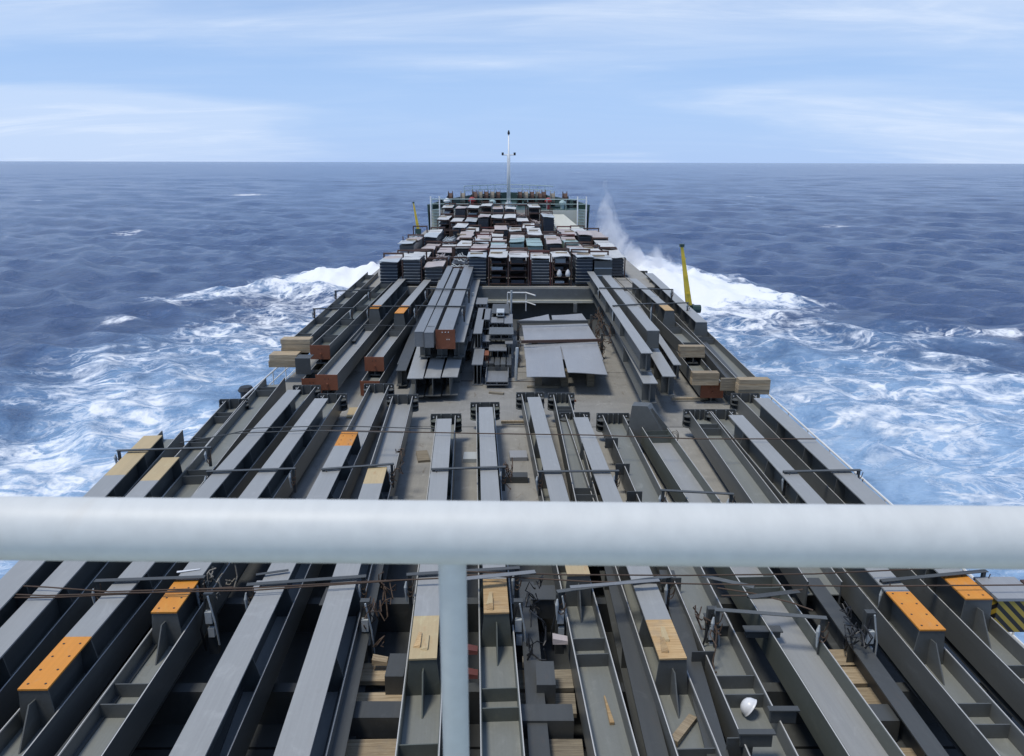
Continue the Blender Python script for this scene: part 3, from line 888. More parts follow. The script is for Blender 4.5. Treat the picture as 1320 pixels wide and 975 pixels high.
# ---- starboard side of the middle group
ibeam('upper starboard beam nearest the plate stack with its web showing', (834, 455), (763, 353), (455, 350), 7.55, .58, .34, steel, stiffs=4.5)
ibeam('low starboard beam with a broad bottom flange beneath the upper one', (838, 493), (768, 368), (494, 365), 6.85, .62, .42, steel, stiffs=4.5)
ibeam('starboard box beam with a broad flared end between two other beams', (842, 426), (783, 357), (426, 355), 7.55, .62, .42, steel, boxed=True)
ibeam('low starboard beam with an open dark end under the flared box beam', (862, 484), (800, 380), (485, 372), 6.8, .62, .40, steel)
ibeam('short low starboard beam beside the open ended one', (873, 470), (812, 380), (470, 375), 6.7, .5, .25, steel)
column('starboard column with a timber covered tip and a brown sided trough in the upper tier', (863, 400), (814, 358), (446, 356), (400, 359), zT=7.25, W=.62, near_tip='wood', tip_len=1.2, stiff=2.4, far_plate=True, fin=False, rise=.5)
column('low starboard trough with a rust red plate under the timber covered tip', (908, 482), (848, 410), (494, 380), None, zT=6.6, W=.66, near_plate='rust', stiff=3)
column('outer starboard column with a bare grey tip and a long trough ending at a pale timber', (904, 415), (836, 352), (489, 350), (415, 352), zT=6.95, W=.66, sw=.44, stiff=9, far_plate=True, fin=False, rise=.42)
ibeam('rounded dark beam low between the two starboard timbers', (945, 488), (890, 425), (490, 400), 6.4, .52, .42, steel_dark, boxed=True)

# hopper-like gusset box at the head of the widest trough
g0 = P(838, 545, 6.5)
gb = thing('gusset_box', 'dark blue grey gusset box with sloping sides at the head of the widest trough', 'gusset', (g0.x, g0.y, 5.9), R(-18))
part('gusset_plate', MB().hexa([(-.62, 0, 0), (.55, 0, 0), (.55, .5, 0), (-.62, .5, 0), (-.5, .1, .98), (-.1, .1, 1.0), (-.05, .45, 1.0), (-.5, .45, .98)]), steel, gb)
part('gusset_fin', MB().prism([(.0, .0), (.75, .0), (.75, .2), (.1, .95)], 'y', .2, .225), steel, gb, loc=(-.1, 0, 0))
part('wire_coil', MB().tube([(.62 + .1 * math.cos(a), .05 + .02 * a, .2 + .16 * math.sin(a)) for a in np.linspace(0, 14, 50)], .012, 5), rope, gb)

# ------------------------------------------------------------------ timber blocks
def block(label, x0, y0, x1, y1, z, thick, m, parts=2, name='timber_block'):
    """pixel corners of the aft face at its top edge height z"""
    a, b = P(x0, y0, z), P(x1, y0, z)
    y = (a.y + b.y) / 2
    zb = PY((x0 + x1) / 2, y1, y).z
    t = thing(name, label, 'timber block', ((a.x + b.x) / 2, y, zb))
    w = abs(b.x - a.x); h = z - zb
    for k in range(parts):
        q = random.uniform(-.03, .03)
        part('timber_baulk', box(-w / 2 + q, w / 2 + q * .5, random.uniform(-.01, .02), thick, h * k / parts + .002, h * (k + 1) / parts - .004), m, t)
    return t
block('upper pale timber block at the port edge beside the rust red plate', 361, 438, 399, 455, 7.0, .5, wood, 3)
block('lower pale timber block at the port edge with a yellowish sawn end', 346, 458, 382, 474, 6.6, .6, wood, 2)
block('pale timber block closing the starboard upper trough', 877, 447, 909, 461, 7.0, .3, wood, 2)
block('pale timber block above the starboard rust red plate', 894, 481, 928, 497, 6.65, .3, wood, 2)
block('long pale timber block at the starboard edge closing the outer trough', 954, 490, 994, 509, 6.72, .35, wood, 3)
block('greyish plywood board between the two starboard timbers', 931, 488, 953, 504, 6.5, .08, woodgrey, 1, 'plywood_board')

# ------------------------------------------------------------------ lashings
def lash(label, a, b, z, drop=.55, m=None, sz=.043):
    A, B = P(a[0], a[1], z), P(b[0], b[1], z)
    L = (B - A).length
    t = thing('lashing_bar', label, 'lashing bar', A, math.atan2(B.y - A.y, B.x - A.x), 'angle iron lashing bars over the columns')
    part('angle_bar', MB().prism([(-sz, .008), (sz, .008), (sz, -sz), (sz - .01, -sz), (sz - .01, -.002), (-sz, -.002)], 'x', 0, L), m or steel_dark, t)
    for x in (.05, L - .05):
        part('lashing_post', MB().box(x - .03, x + .03, -.02, .02, -drop, -.003), steel_dark, t)
        part('turnbuckle', MB().tube([(x - .06, -.06, -drop * .15), (x - .07, -.07, -drop * .3), (x - .06, -.06, -drop * .75)], [.012, .03, .012], 6), galvb, t)
        part('wire_tail', MB().tube([(x + .06 * math.cos(q), -.07 + .04 * math.sin(q * .7), -.02 - .16 * abs(math.sin(q)) - q * .02) for q in np.linspace(0, 11, 34)], .008, 5), wire, t)
    return t
zl = 6.70
lash('lashing bar over the two outermost port columns above the wake', (150, 581), (272, 577), zl + .11, .45)
lash('lashing bar over the two port ribs just beyond the handrail', (266, 608), (381, 604), zl)
lash('lashing bar over the orange and tan far tips left of the stanchion', (414, 605), (508, 598), zl)
lash('lashing bar over the two middle ribs straight beyond the stanchion', (556, 605), (652, 602), zl)
lash('lashing bar over the two ribs right of the middle', (693, 608), (798, 607), zl)
lash('lashing bar over the widest trough just beyond the handrail', (852, 632), (946, 637), 6.5)
lash('lashing bar over the two outermost starboard ribs', (1010, 608), (1110, 606), zl)
lash('lashing bar below the handrail at the left over the short orange tip', (122, 749), (264, 744), zl, .7)
lash('lashing bar below the handrail over the pale blue grey ribs', (318, 754), (472, 743), zl, .7)
lash('lashing bar below the handrail crossing behind the stanchion', (524, 741), (670, 732), zl, .6)
lash('tilted lashing bar below the handrail over the wood tipped column', (718, 763), (866, 743), zl, .6, steel)
lash('lashing bar below the handrail over the two wide troughs', (921, 786), (1066, 797), zl, .6, steel)
lash('lashing bar below the handrail at the right over the orange tips', (1136, 749), (1272, 736), zl, .7)
lash('forward port lashing bar with an upright end nearest the wake', (403, 398), (455, 397), 7.35, .5)
lash('forward port lashing bar one pace beyond the nearest', (431, 375), (478, 374), 7.35, .5)
lash('forward lashing bar over the two orange tipped columns', (474, 395), (530, 395), 7.15, .8)
lash('forward lashing bar over the slim box beams, the nearer of two', (535, 394), (600, 395), 7.76, .6)
lash('forward lashing bar over the slim box beams, the farther of two', (549, 372), (606, 373), 7.76, .6)
lash('forward starboard lashing bar over four beams, the farther of two', (772, 371), (868, 373), 7.6, .5)
lash('forward starboard lashing bar over two beams, the nearer of two', (790, 394), (842, 391), 7.6, .9)
lash('thin forward lashing bar reaching to the yellow boom', (840, 392), (888, 390), 7.3, .4)

def cable(label, pts, r=.011, m=None):
    o = part('lashing_wire', MB().tube([P(*p) for p in pts], r, 6), m or wire)
    return tag(o, label, 'lashing wire', 'steel wires over the columns')
cable('wire sagging across the left foreground, upper strand', [(-30, 753, 6.74), (60, 757, 6.72), (140, 763, 6.71), (230, 760, 6.74), (330, 758, 6.76), (470, 750, 6.76), (585, 745, 6.78), (640, 740, 6.78)])
cable('wire sagging across the left foreground, middle strand', [(-30, 765, 6.72), (60, 768, 6.72), (150, 765, 6.73), (330, 761, 6.75), (520, 748, 6.76), (660, 741, 6.76)])
cable('wire sagging across the left foreground, lowest strand', [(-30, 771, 6.70), (80, 770, 6.70), (200, 764, 6.72), (300, 757, 6.75)])
cable('long wire across the right foreground, upper strand', [(600, 737, 6.78), (720, 741, 6.77), (880, 742, 6.77), (1050, 740, 6.78), (1240, 731, 6.8), (1350, 726, 6.8)])
cable('long wire across the right foreground, lower strand', [(600, 741, 6.76), (760, 750, 6.76), (900, 753, 6.75), (1100, 756, 6.74), (1350, 754, 6.74)])
cable('looped wire over the wide troughs at the right', [(925, 758, 6.7), (970, 765, 6.68), (1020, 777, 6.66), (1048, 787, 6.66)])
cable('crossed wire over the wide troughs at the right', [(930, 768, 6.7), (985, 768, 6.68), (1035, 760, 6.7)])
cable('dark wire over the port ribs beyond the handrail, upper of two', [(285, 562, 6.72), (330, 552, 6.73), (430, 549, 6.72), (560, 553, 6.7)], .012, steel_dark)
cable('dark wire over the port ribs beyond the handrail, lower of two', [(232, 571, 6.72), (300, 559, 6.72), (400, 555, 6.72), (520, 558, 6.72)], .012, steel_dark)
cable('rust brown rod across the middle and starboard ribs beyond the handrail', [(420, 555, 6.72), (620, 559, 6.72), (760, 561, 6.72), (900, 566, 6.72), (1052, 566, 6.75)], .014)
cable('thin wire over the forward port columns', [(395, 421, 7.2), (470, 419, 7.2), (560, 421, 7.75)], .008, steel_dark)
cable('straight wire lying on the hatch deck between the two groups', [(585, 491, 5.62), (690, 492, 5.62)], .01)

# ------------------------------------------------------------------ small things among the columns
def prop(name, label, cat, px, py, z, rz=0, group=None):
    p = P(px, py, z)
    return thing(name, label, cat, p, rz, group)
hat = prop('white_dome', 'white plastic dome like a hard hat lying in a dark trough', 'dome', 966, 922, 6.08)
mbh = MB(); nseg = 20
prof = [(.0, .118), (.045, .113), (.08, .094), (.105, .06), (.118, .02), (.12, 0), (.128, -.003), (.128, -.010), (.108, -.008), (.07, -.004), (.0, -.003)]
for r_, z_ in prof:
    for k in range(nseg):
        a_ = 2 * math.pi * k / nseg
        mbh.v.append((r_ * math.cos(a_), r_ * math.sin(a_) * 1.04, z_))
for i in range(len(prof) - 1):
    for k in range(nseg):
        mbh.f.append((i * nseg + k, i * nseg + (k + 1) % nseg, (i + 1) * nseg + (k + 1) % nseg, (i + 1) * nseg + k))
part('shell', mbh, hat_m, hat, rot=Vector((-.72, .30, .46)).to_track_quat('Z', 'Y').to_euler(), loc=(0, 0, .115), smooth=True)
def stick(label, px0, py0, px1, py1, z, w, h, m, taper=1.0):
    A, B = P(px0, py0, z), P(px1, py1, z)
    L = (B - A).length
    t = MB().hexa([(-w / 2, 0, 0), (w / 2, 0, 0), (w / 2 * taper, L, 0), (-w / 2 * taper, L, 0), (-w / 2, 0, h), (w / 2, 0, h), (w / 2 * taper, L, h * .7), (-w / 2 * taper, L, h * .7)])
    o = part('timber_offcut', t, m, None, A, (0, 0, math.atan2(-(B - A).x, (B - A).y)))
    return tag(o, label, 'timber offcut')
stick('splintered wood sliver lying in the centre trough', 789, 935, 779, 899, 6.07, .06, .04, woodwarm, .25)
stick('squared timber offcut lying slantwise in the wood tipped column trough', 868, 961, 893, 927, 6.08, .11, .08, wood)
stick('pale pole lying on the hatch deck beside the starboard rust plate', 866, 516, 912, 515, 5.65, .08, .08, wood)
stick('pale pole on the hatch deck between the middle columns', 646, 546, 686, 545, 5.65, .08, .08, wood)
stick('torn strip of paper on a port rib just below the handrail', 228, 738, 258, 734, 6.66, .05, .01, hat_m, .4)

def planks(label, rows, x0s, m, z, grp, w=.24, n_each=1):
    for i, (py, xa, xb) in enumerate(rows):
        a, b = P(xa, py, z), P(xb, py, z)
        o = part('dunnage_plank', box(a.x, b.x, -w / 2, w / 2, 0, .07), m, None, (0, a.y, z - .07), (0, 0, random.uniform(-.03, .03)))
        tag(o, label + ', ' + (('farthest', 'middle', 'nearest') if len(rows) == 3 else ('farthest', 'second farthest', 'second nearest', 'nearest'))[i], 'plank', grp)
planks('weathered dunnage board in the gap left of the stanchion column', [(866, 448, 520), (903, 440, 520), (966, 430, 518)], None, wood, 5.80, 'dunnage boards left of the stanchion', .42)
planks('weathered dunnage board in the gap right of the stanchion column', [(876, 664, 738), (906, 668, 742), (968, 672, 752)], None, woodgrey, 5.80, 'dunnage boards right of the stanchion', .42)
planks('weathered dunnage board in the gap beside the dark scuffed beam', [(846, 1060, 1118), (876, 1072, 1140), (908, 1085, 1165), (972, 1100, 1200)], None, wood, 5.80, 'dunnage boards beside the scuffed beam', .42)
for yb, lab in ((7.2, 'dark bearer beam under the columns nearest the lens'), (9.6, 'dark bearer beam under the columns, second from the lens'), (11.9, 'dark bearer beam under the columns just below the handrail')):
    o = part('bearer_beam', box(-7.4, 7.4, -.1, .1, 0, .56), steel_dark, None, (0, yb, HATCH - .55))
    tag(o, lab, 'bearer', 'bearer beams under the columns')
def stub(label, px, py, z, L=.5, H=.34, w=.26, rz=0, m=None):
    p = P(px, py, z)
    t = thing('beam_stub', label, 'beam stub', (p.x, p.y, z - H), rz, 'steel beam stubs')
    m = m or steel_dark
    part('top_flange', box(-w / 2, w / 2, 0, L, H - .02, H), m, t)
    part('bottom_flange', box(-w / 2, w / 2, 0, L, 0, .02), m, t)
    part('web', box(-.01, .01, 0, L, .021, H - .021), m, t)
    part('end_plate', box(-w / 2, w / 2, -.02, -.001, 0, H), m, t)
    return t
stub('dark stub under the lower pale timber block at the port edge', 390, 462, 6.75, .5, .55, .5)
stub('short steel stub in the gap left of the stanchion column', 508, 871, 6.1)
stub('short steel stub in the gap right of the stanchion column', 704, 882, 6.13)
stub('long steel stub at the foot of the gap left of the stanchion', 480, 924, 6.0, .3, .32, .7)
stub('long steel stub at the foot of the gap right of the stanchion', 705, 928, 6.035, .3, .32, .7)
stub('steel stub near the foot of the gap by the scuffed beam', 1120, 928, 6.05, .3, .32, .8)
for (px, py, lab) in ((472, 800, 'upright lashing post with shackles left of the stanchion'), (668, 800, 'upright lashing post beside the plywood tipped column'),
                      (722, 790, 'upright lashing post at the head of the centre trough'), (272, 790, 'upright lashing post right of the short orange tip'),
                      (916, 810, 'upright lashing post by the wood tipped column'), (1118, 815, 'upright lashing post with a pale clamp near the right orange tip')):
    p = P(px, py, 6.3)
    t = thing('lashing_stanchion', lab, 'lashing post', (p.x, p.y, HATCH), 0, 'upright lashing posts')
    part('post', box(-.07, .07, -.05, .05, 0, 1.05), steel_dark, t)
    part('clamp', box(-.05, .05, -.12, -.051, .58, .78), galvb, t)
    part('clamp', box(-.03, .06, -.11, -.051, .34, .50), galvb, t)
    part('shackle_rod', MB().tube([(.12, -.1, .2), (.1, -.12, .6), (.02, -.1, 1.05)], .014, 6), galvb, t)
    part('hanging_wire', MB().tube([(-.1, -.1, .1), (-.13, -.13, .5), (-.06, -.1, .8), (-.02, -.08, 1.0)], .016, 5), black, t)

# striped box at the right edge
sb = prop('striped_box', 'box with yellow and black warning stripes by the starboard edge', 'box', 1304, 815, 6.0)
ts = NT('warning_stripes')
tcx = ts.n('ShaderNodeTexCoord')
wv_ = ts.n('ShaderNodeTexWave', wave_type='BANDS', bands_direction='DIAGONAL')
wv_.inputs['Scale'].default_value = 3.6
ts.l(tcx.outputs['Object'], wv_.inputs['Vector'])
ts.l(ts.mix(ts.ramp(wv_.outputs['Fac'], .45, .55), (.02, .02, .02), (.5, .36, .05)), ts.b.inputs['Base Color'])
ts.b.inputs['Roughness'].default_value = .5
part('box_body', box(-.3, .3, 0, .6, 0, .55), ts.m, sb)
part('box_lid', box(-.33, .33, -.02, .62, .551, .60), steel_pale, sb)
part('side_case', box(.34, .8, .0, .5, .1, .62), brown, sb)

# ------------------------------------------------------------------ middle deck: plates and odd lots
def plate(label, corners, z, th=.02, m=None, bend=.02):
    pts = [P(px, py, z) for px, py in corners]
    c = sum(pts, Vector()) / 4
    N = 6
    mb = MB()
    for top in (1, 0):
        for i in range(N + 1):
            for j in range(N + 1):
                u, v = i / N, j / N
                p = (pts[0] * (1 - u) + pts[1] * u) * (1 - v) + (pts[3] * (1 - u) + pts[2] * u) * v - c
                zz = bend * (math.sin(u * 3.3 + 1) * math.cos(v * 2.7) + (u - .5) * (v - .5) * 1.5)
                mb.v.append((p.x, p.y, zz + (0 if top else -th)))
    M = (N + 1) ** 2
    q = lambda i, j: i * (N + 1) + j
    for i in range(N):
        for j in range(N):
            mb.f.append((q(i, j), q(i + 1, j), q(i + 1, j + 1), q(i, j + 1)))
            mb.f.append((M + q(i, j), M + q(i, j + 1), M + q(i + 1, j + 1), M + q(i + 1, j)))
    ring = [q(i, 0) for i in range(N)] + [q(N, j) for j in range(N)] + [q(i, N) for i in range(N, 0, -1)] + [q(0, j) for j in range(N, 0, -1)]
    for a, b in zip(ring, ring[1:] + ring[:1]):
        mb.f.append((a, M + a, M + b, b))
    o = part('steel_plate', mb, m or steel_pale, None, c)
    return tag(o, label, 'steel plate', 'steel plates on the hatch')
zp = 6.35
plate('left of the two pale steel plates at the front of the plate stack', [(679, 487), (729, 485), (722, 446), (677, 448)], zp)
plate('right of the two pale steel plates at the front of the plate stack', [(732, 481), (783, 482), (769, 443), (723, 445)], zp + .03)
plate('long pale plate lying under the two front plates', [(677, 464), (778, 463), (769, 440), (675, 443)], zp - .05)
plate('wide pale plate behind the front pair, between two bars', [(676, 441), (770, 438), (757, 418), (673, 419)], zp + .05)
plate('narrow far left plate at the back of the plate stack', [(668, 414), (709, 413), (707, 406), (690, 408)], zp + .15)
plate('narrow far right plate at the back of the plate stack', [(712, 413), (757, 413), (750, 405), (711, 406)], zp + .15)
def bar_thing(label, a, b, z, m, w=.09, h=.1):
    A, B = P(*a, z), P(*b, z)
    o = part('steel_bar', box(0, (B - A).length, -w / 2, w / 2, -h, 0), m, None, A, (0, 0, math.atan2(B.y - A.y, B.x - A.x)))
    return tag(o, label, 'bar')
bar_thing('rust streaked bar across the plate stack, the nearer of two', (672, 439), (774, 437), zp + .22, brown)
bar_thing('grey bar across the plate stack, the farther of two', (666, 414), (758, 413), zp + .3, steel_dark)
for k, (xa, xb, py) in enumerate(((684, 774, 474), (680, 762, 430))):
    a, b = P(xa, py, zp), P(xb, py, zp)
    for j in range(3):
        x = a.x + (b.x - a.x) * (.12 + .38 * j)
        o = part('dunnage_block', box(-.12, .12, -.2, .2, 0, .55), woodgrey, None, (x, a.y + .45, HATCH))
        tag(o, '%s timber block in the shade under the %s plates' % (('left', 'middle', 'right')[j], 'front pair of' if k == 0 else 'rear'), 'timber block', 'blocks under the plates')
for (px, py, lab) in ((668, 425, 'left lashing post of the plate stack, farther'), (668, 450, 'left lashing post of the plate stack, nearer'), (762, 415, 'right lashing post of the plate stack, farther'), (776, 440, 'right lashing post of the plate stack, nearer')):
    p = P(px, py, 6.3)
    t = thing('lashing_stanchion', lab, 'lashing post', (p.x, p.y, HATCH), 0, 'upright lashing posts')
    part('post', box(-.05, .05, -.05, .05, 0, 1.0), steel_dark, t)
    part('hanging_wire', MB().tube([(.1 * math.sin(k), -.09, 1.0 - .09 * k) for k in range(11)], .014, 5), wire, t)

def odd(label, x0, x1, ytop, yfront, ybot, z, m, m2=None, kind='solid'):
    """a short profile lying on the hatch: pixel box of its top and aft face"""
    A, B = P(x0, yfront, z), P(x1, yfront, z)
    back = P((x0 + x1) / 2, ytop, z)
    zb = max(PY((x0 + x1) / 2, ybot, A.y).z, HATCH + .01)
    w = (B - A).x; L = back.y - A.y; h = z - zb
    t = thing('short_profile', label, 'short steel profile', ((A.x + B.x) / 2, A.y, zb), 0, 'short steel pieces on the hatch')
    part('top_flange', box(-w / 2, w / 2, 0, L, h - .03, h), m, t)
    part('bottom_flange', box(-w / 2, w / 2, 0, L, 0, .03), m, t)
    if kind == 'tray':
        for s in (-1, 1): part('side_plate', box(s * w / 2 - .012, s * w / 2 + .012, 0, L, h * .1, h + .14), m, t)
        part('end_plate', box(-w / 2, w / 2, L - .02, L, h, h + .14), m2 or m, t)
    part('web', box(-.02, .02, .005, L - .005, .031, h - .031), m2 or m, t)
    for s in (-.3, .3): part('rib', box(s * w - .012, s * w + .012, .06, L - .06, .031, h - .031), m2 or m, t)
    return t
odd('upright-ended grey profile with a pale top at the left front of the odd lot', 608, 622, 450, 470, 497, 6.35, steel_mid, steel)
odd('shallow grey tray at the front of the odd lot', 626, 655, 478, 492, 497, 5.85, steel_mid, steel, 'tray')
odd('long pale topped profile running back at the left of the odd lot', 610, 621, 397, 430, 450, 6.9, steel_mid, steel)
odd('second pale topped profile leaning beside it', 621, 631, 398, 412, 425, 6.9, steel_mid, steel_dark)
odd('pale short profile at the right of the odd lot', 651, 661, 434, 443, 463, 6.5, steel_mid, steel)
odd('dark short profile in the middle of the odd lot', 630, 653, 440, 452, 466, 6.35, steel_mid, steel_dark)
odd('pale square profile in the middle distance of the odd lot', 633, 649, 409, 416, 428, 6.8, steel_mid, steel_dark)
odd('small pale profile right behind the square one', 650, 661, 405, 417, 430, 6.8, steel_mid, steel_dark)
odd('dark slanting profile across the back of the odd lot', 634, 656, 392, 404, 410, 6.9, steel_dark, steel_dark)
odd('brown block beside the pale topped profile', 622, 630, 452, 458, 468, 6.3, rust, rust)
odd('dark profile lying across the odd lot', 630, 662, 422, 431, 438, 6.75, steel, steel_dark)
odd('dark grey profile end on beside the wire snarl', 600, 607, 425, 440, 452, 6.4, steel_mid, steel_dark)
odd('flat dark piece between the two pale topped profiles', 622, 632, 432, 440, 449, 6.5, steel_mid, steel_dark)
odd('low dark piece under the middle of the odd lot', 628, 650, 462, 470, 479, 6.0, steel, steel_dark)
odd('small bright piece on top of the odd lot', 640, 650, 398, 403, 408, 7.05, galvb, steel)
odd('tilted dark box at the rear of the odd lot', 613, 628, 384, 392, 402, 6.9, steel_mid, steel_dark)
for (px, py, lab, h) in ((609, 405, 'left upright pale stake behind the odd lot', 1.6), (658, 402, 'right upright pale stake behind the odd lot', 1.6), (665, 470, 'right front stake of the odd lot with a rope foot', 1.2)):
    p = P(px, py, 6.2)
    o = part('stake', MB().tube([(0, 0, 0), (.04, 0, h)], .055, 7), galvb, None, (p.x, p.y, HATCH))
    tag(o, lab, 'stake')
for (x0, x1, yf, yb, z, lab) in ((614, 660, 470, 420, 6.1, 'dark stack of bars that the odd lot rests on, nearer half'), (612, 658, 418, 396, 6.3, 'dark stack of bars that the odd lot rests on, farther half')):
    A, B, Cc = P(x0, yf, z), P(x1, yf, z), P(x1, yb, z)
    t = thing('bar_stack', lab, 'bar stack', (A.x, A.y, HATCH))
    nb = 6
    w_ = (B.x - A.x) / nb
    for k in range(nb):
        for q in range(3):
            part('stacked_bar', box(k * w_ + .02, (k + 1) * w_ - .02, random.uniform(0, .25), Cc.y - A.y - random.uniform(0, .3), q * (z - HATCH) / 3 + .002, (q + 1) * (z - HATCH) / 3 - .02), steel_dark if (k + q) % 3 else steel, t)
# snarl of wire beside the odd lot
rs = random.Random(5)
mbw = MB()
pc = P(595, 435, 6.1)
for k in range(22):
    pts = [(rs.uniform(-.35, .35), rs.uniform(-2.4, 2.4), rs.uniform(0, .9))]
    for j in range(7):
        q = pts[-1]
        pts.append((max(-.4, min(.4, q[0] + rs.uniform(-.22, .22))), q[1] + rs.uniform(-.4, .4), max(0.02, min(1.0, q[2] + rs.uniform(-.25, .25)))))
    mbw.tube(pts, .016, 4)
tag(part('wire_snarl', mbw, wire, None, (pc.x, pc.y, HATCH)), 'snarl of rusty lashing wire between the high beams and the odd lot', 'wire', None, 'stuff')
mbw = MB()
pc = P(772, 425, 6.1)
for k in range(20):
    pts = [(rs.uniform(-.3, .3), rs.uniform(-2.8, 2.8), rs.uniform(0, 1.0))]
    for j in range(6):
        q = pts[-1]
        pts.append((max(-.35, min(.35, q[0] + rs.uniform(-.2, .2))), q[1] + rs.uniform(-.45, .45), max(0.02, min(1.1, q[2] + rs.uniform(-.3, .3)))))
    mbw.tube(pts, .016, 4)
tag(part('wire_snarl', mbw, wire, None, (pc.x, pc.y, HATCH)), 'snarl of dark wire between the plate stack and the starboard beams', 'wire', None, 'stuff')

# ------------------------------------------------------------------ bundles on the forward hatch
ORD = ['first', 'second', 'third', 'fourth', 'fifth', 'sixth', 'seventh', 'eighth', 'ninth', 'tenth', 'eleventh', 'twelfth', 'thirteenth']
ROWN = ['nearest row', 'second nearest row', 'third nearest row', 'middle row', 'third farthest row', 'second farthest row', 'farthest row']
def wavy(w, L, th, amp, seed, over=0):
    r = random.Random(seed)
    N = 5; mb = MB()
    ph = [r.uniform(0, 6) for _ in range(4)]
    for top in (1, 0):
        for i in range(N + 1):
            for j in range(N + 1):
                x = (i / N - .5) * (w + over); y = (j / N) * L
                z = amp * (math.sin(x * 3 + ph[0]) + math.sin(y * 1.7 + ph[1]) + .7 * math.sin(x * 5 + y * 3 + ph[2]))
                mb.v.append((x, y, z + (th if top else 0)))
    M = (N + 1) ** 2
    q = lambda i, j: i * (N + 1) + j
    for i in range(N):
        for j in range(N):
            mb.f.append((q(i, j), q(i + 1, j), q(i + 1, j + 1), q(i, j + 1)))
            mb.f.append((M + q(i, j), M + q(i, j + 1), M + q(i + 1, j + 1), M + q(i + 1, j)))
    ring = [q(i, 0) for i in range(N)] + [q(N, j) for j in range(N)] + [q(i, N) for i in range(N, 0, -1)] + [q(0, j) for j in range(N, 0, -1)]
    for a, b in zip(ring, ring[1:] + ring[:1]): mb.f.append((a, M + a, M + b, b))
    return mb
KIND = {
    'sheets': ('dark steel sheets under a pale top sheet', galv, darksheet),
    'cool': ('blue grey sheets under a cool top sheet', galvb, blueb),
    'pink': ('dark bundle under a dull pink sheet', pinks, darksheet),
    'green': ('pale green boxed bundle', greens, greens),
    'rack': ('open brown shelf rack, pale top sheet', galv, darksheet),
    'scrap': ('loose tangled bars in a brown frame', pinks, brown),
    'plain': ('smooth grey case under a light sheet', galvb, steel),
}
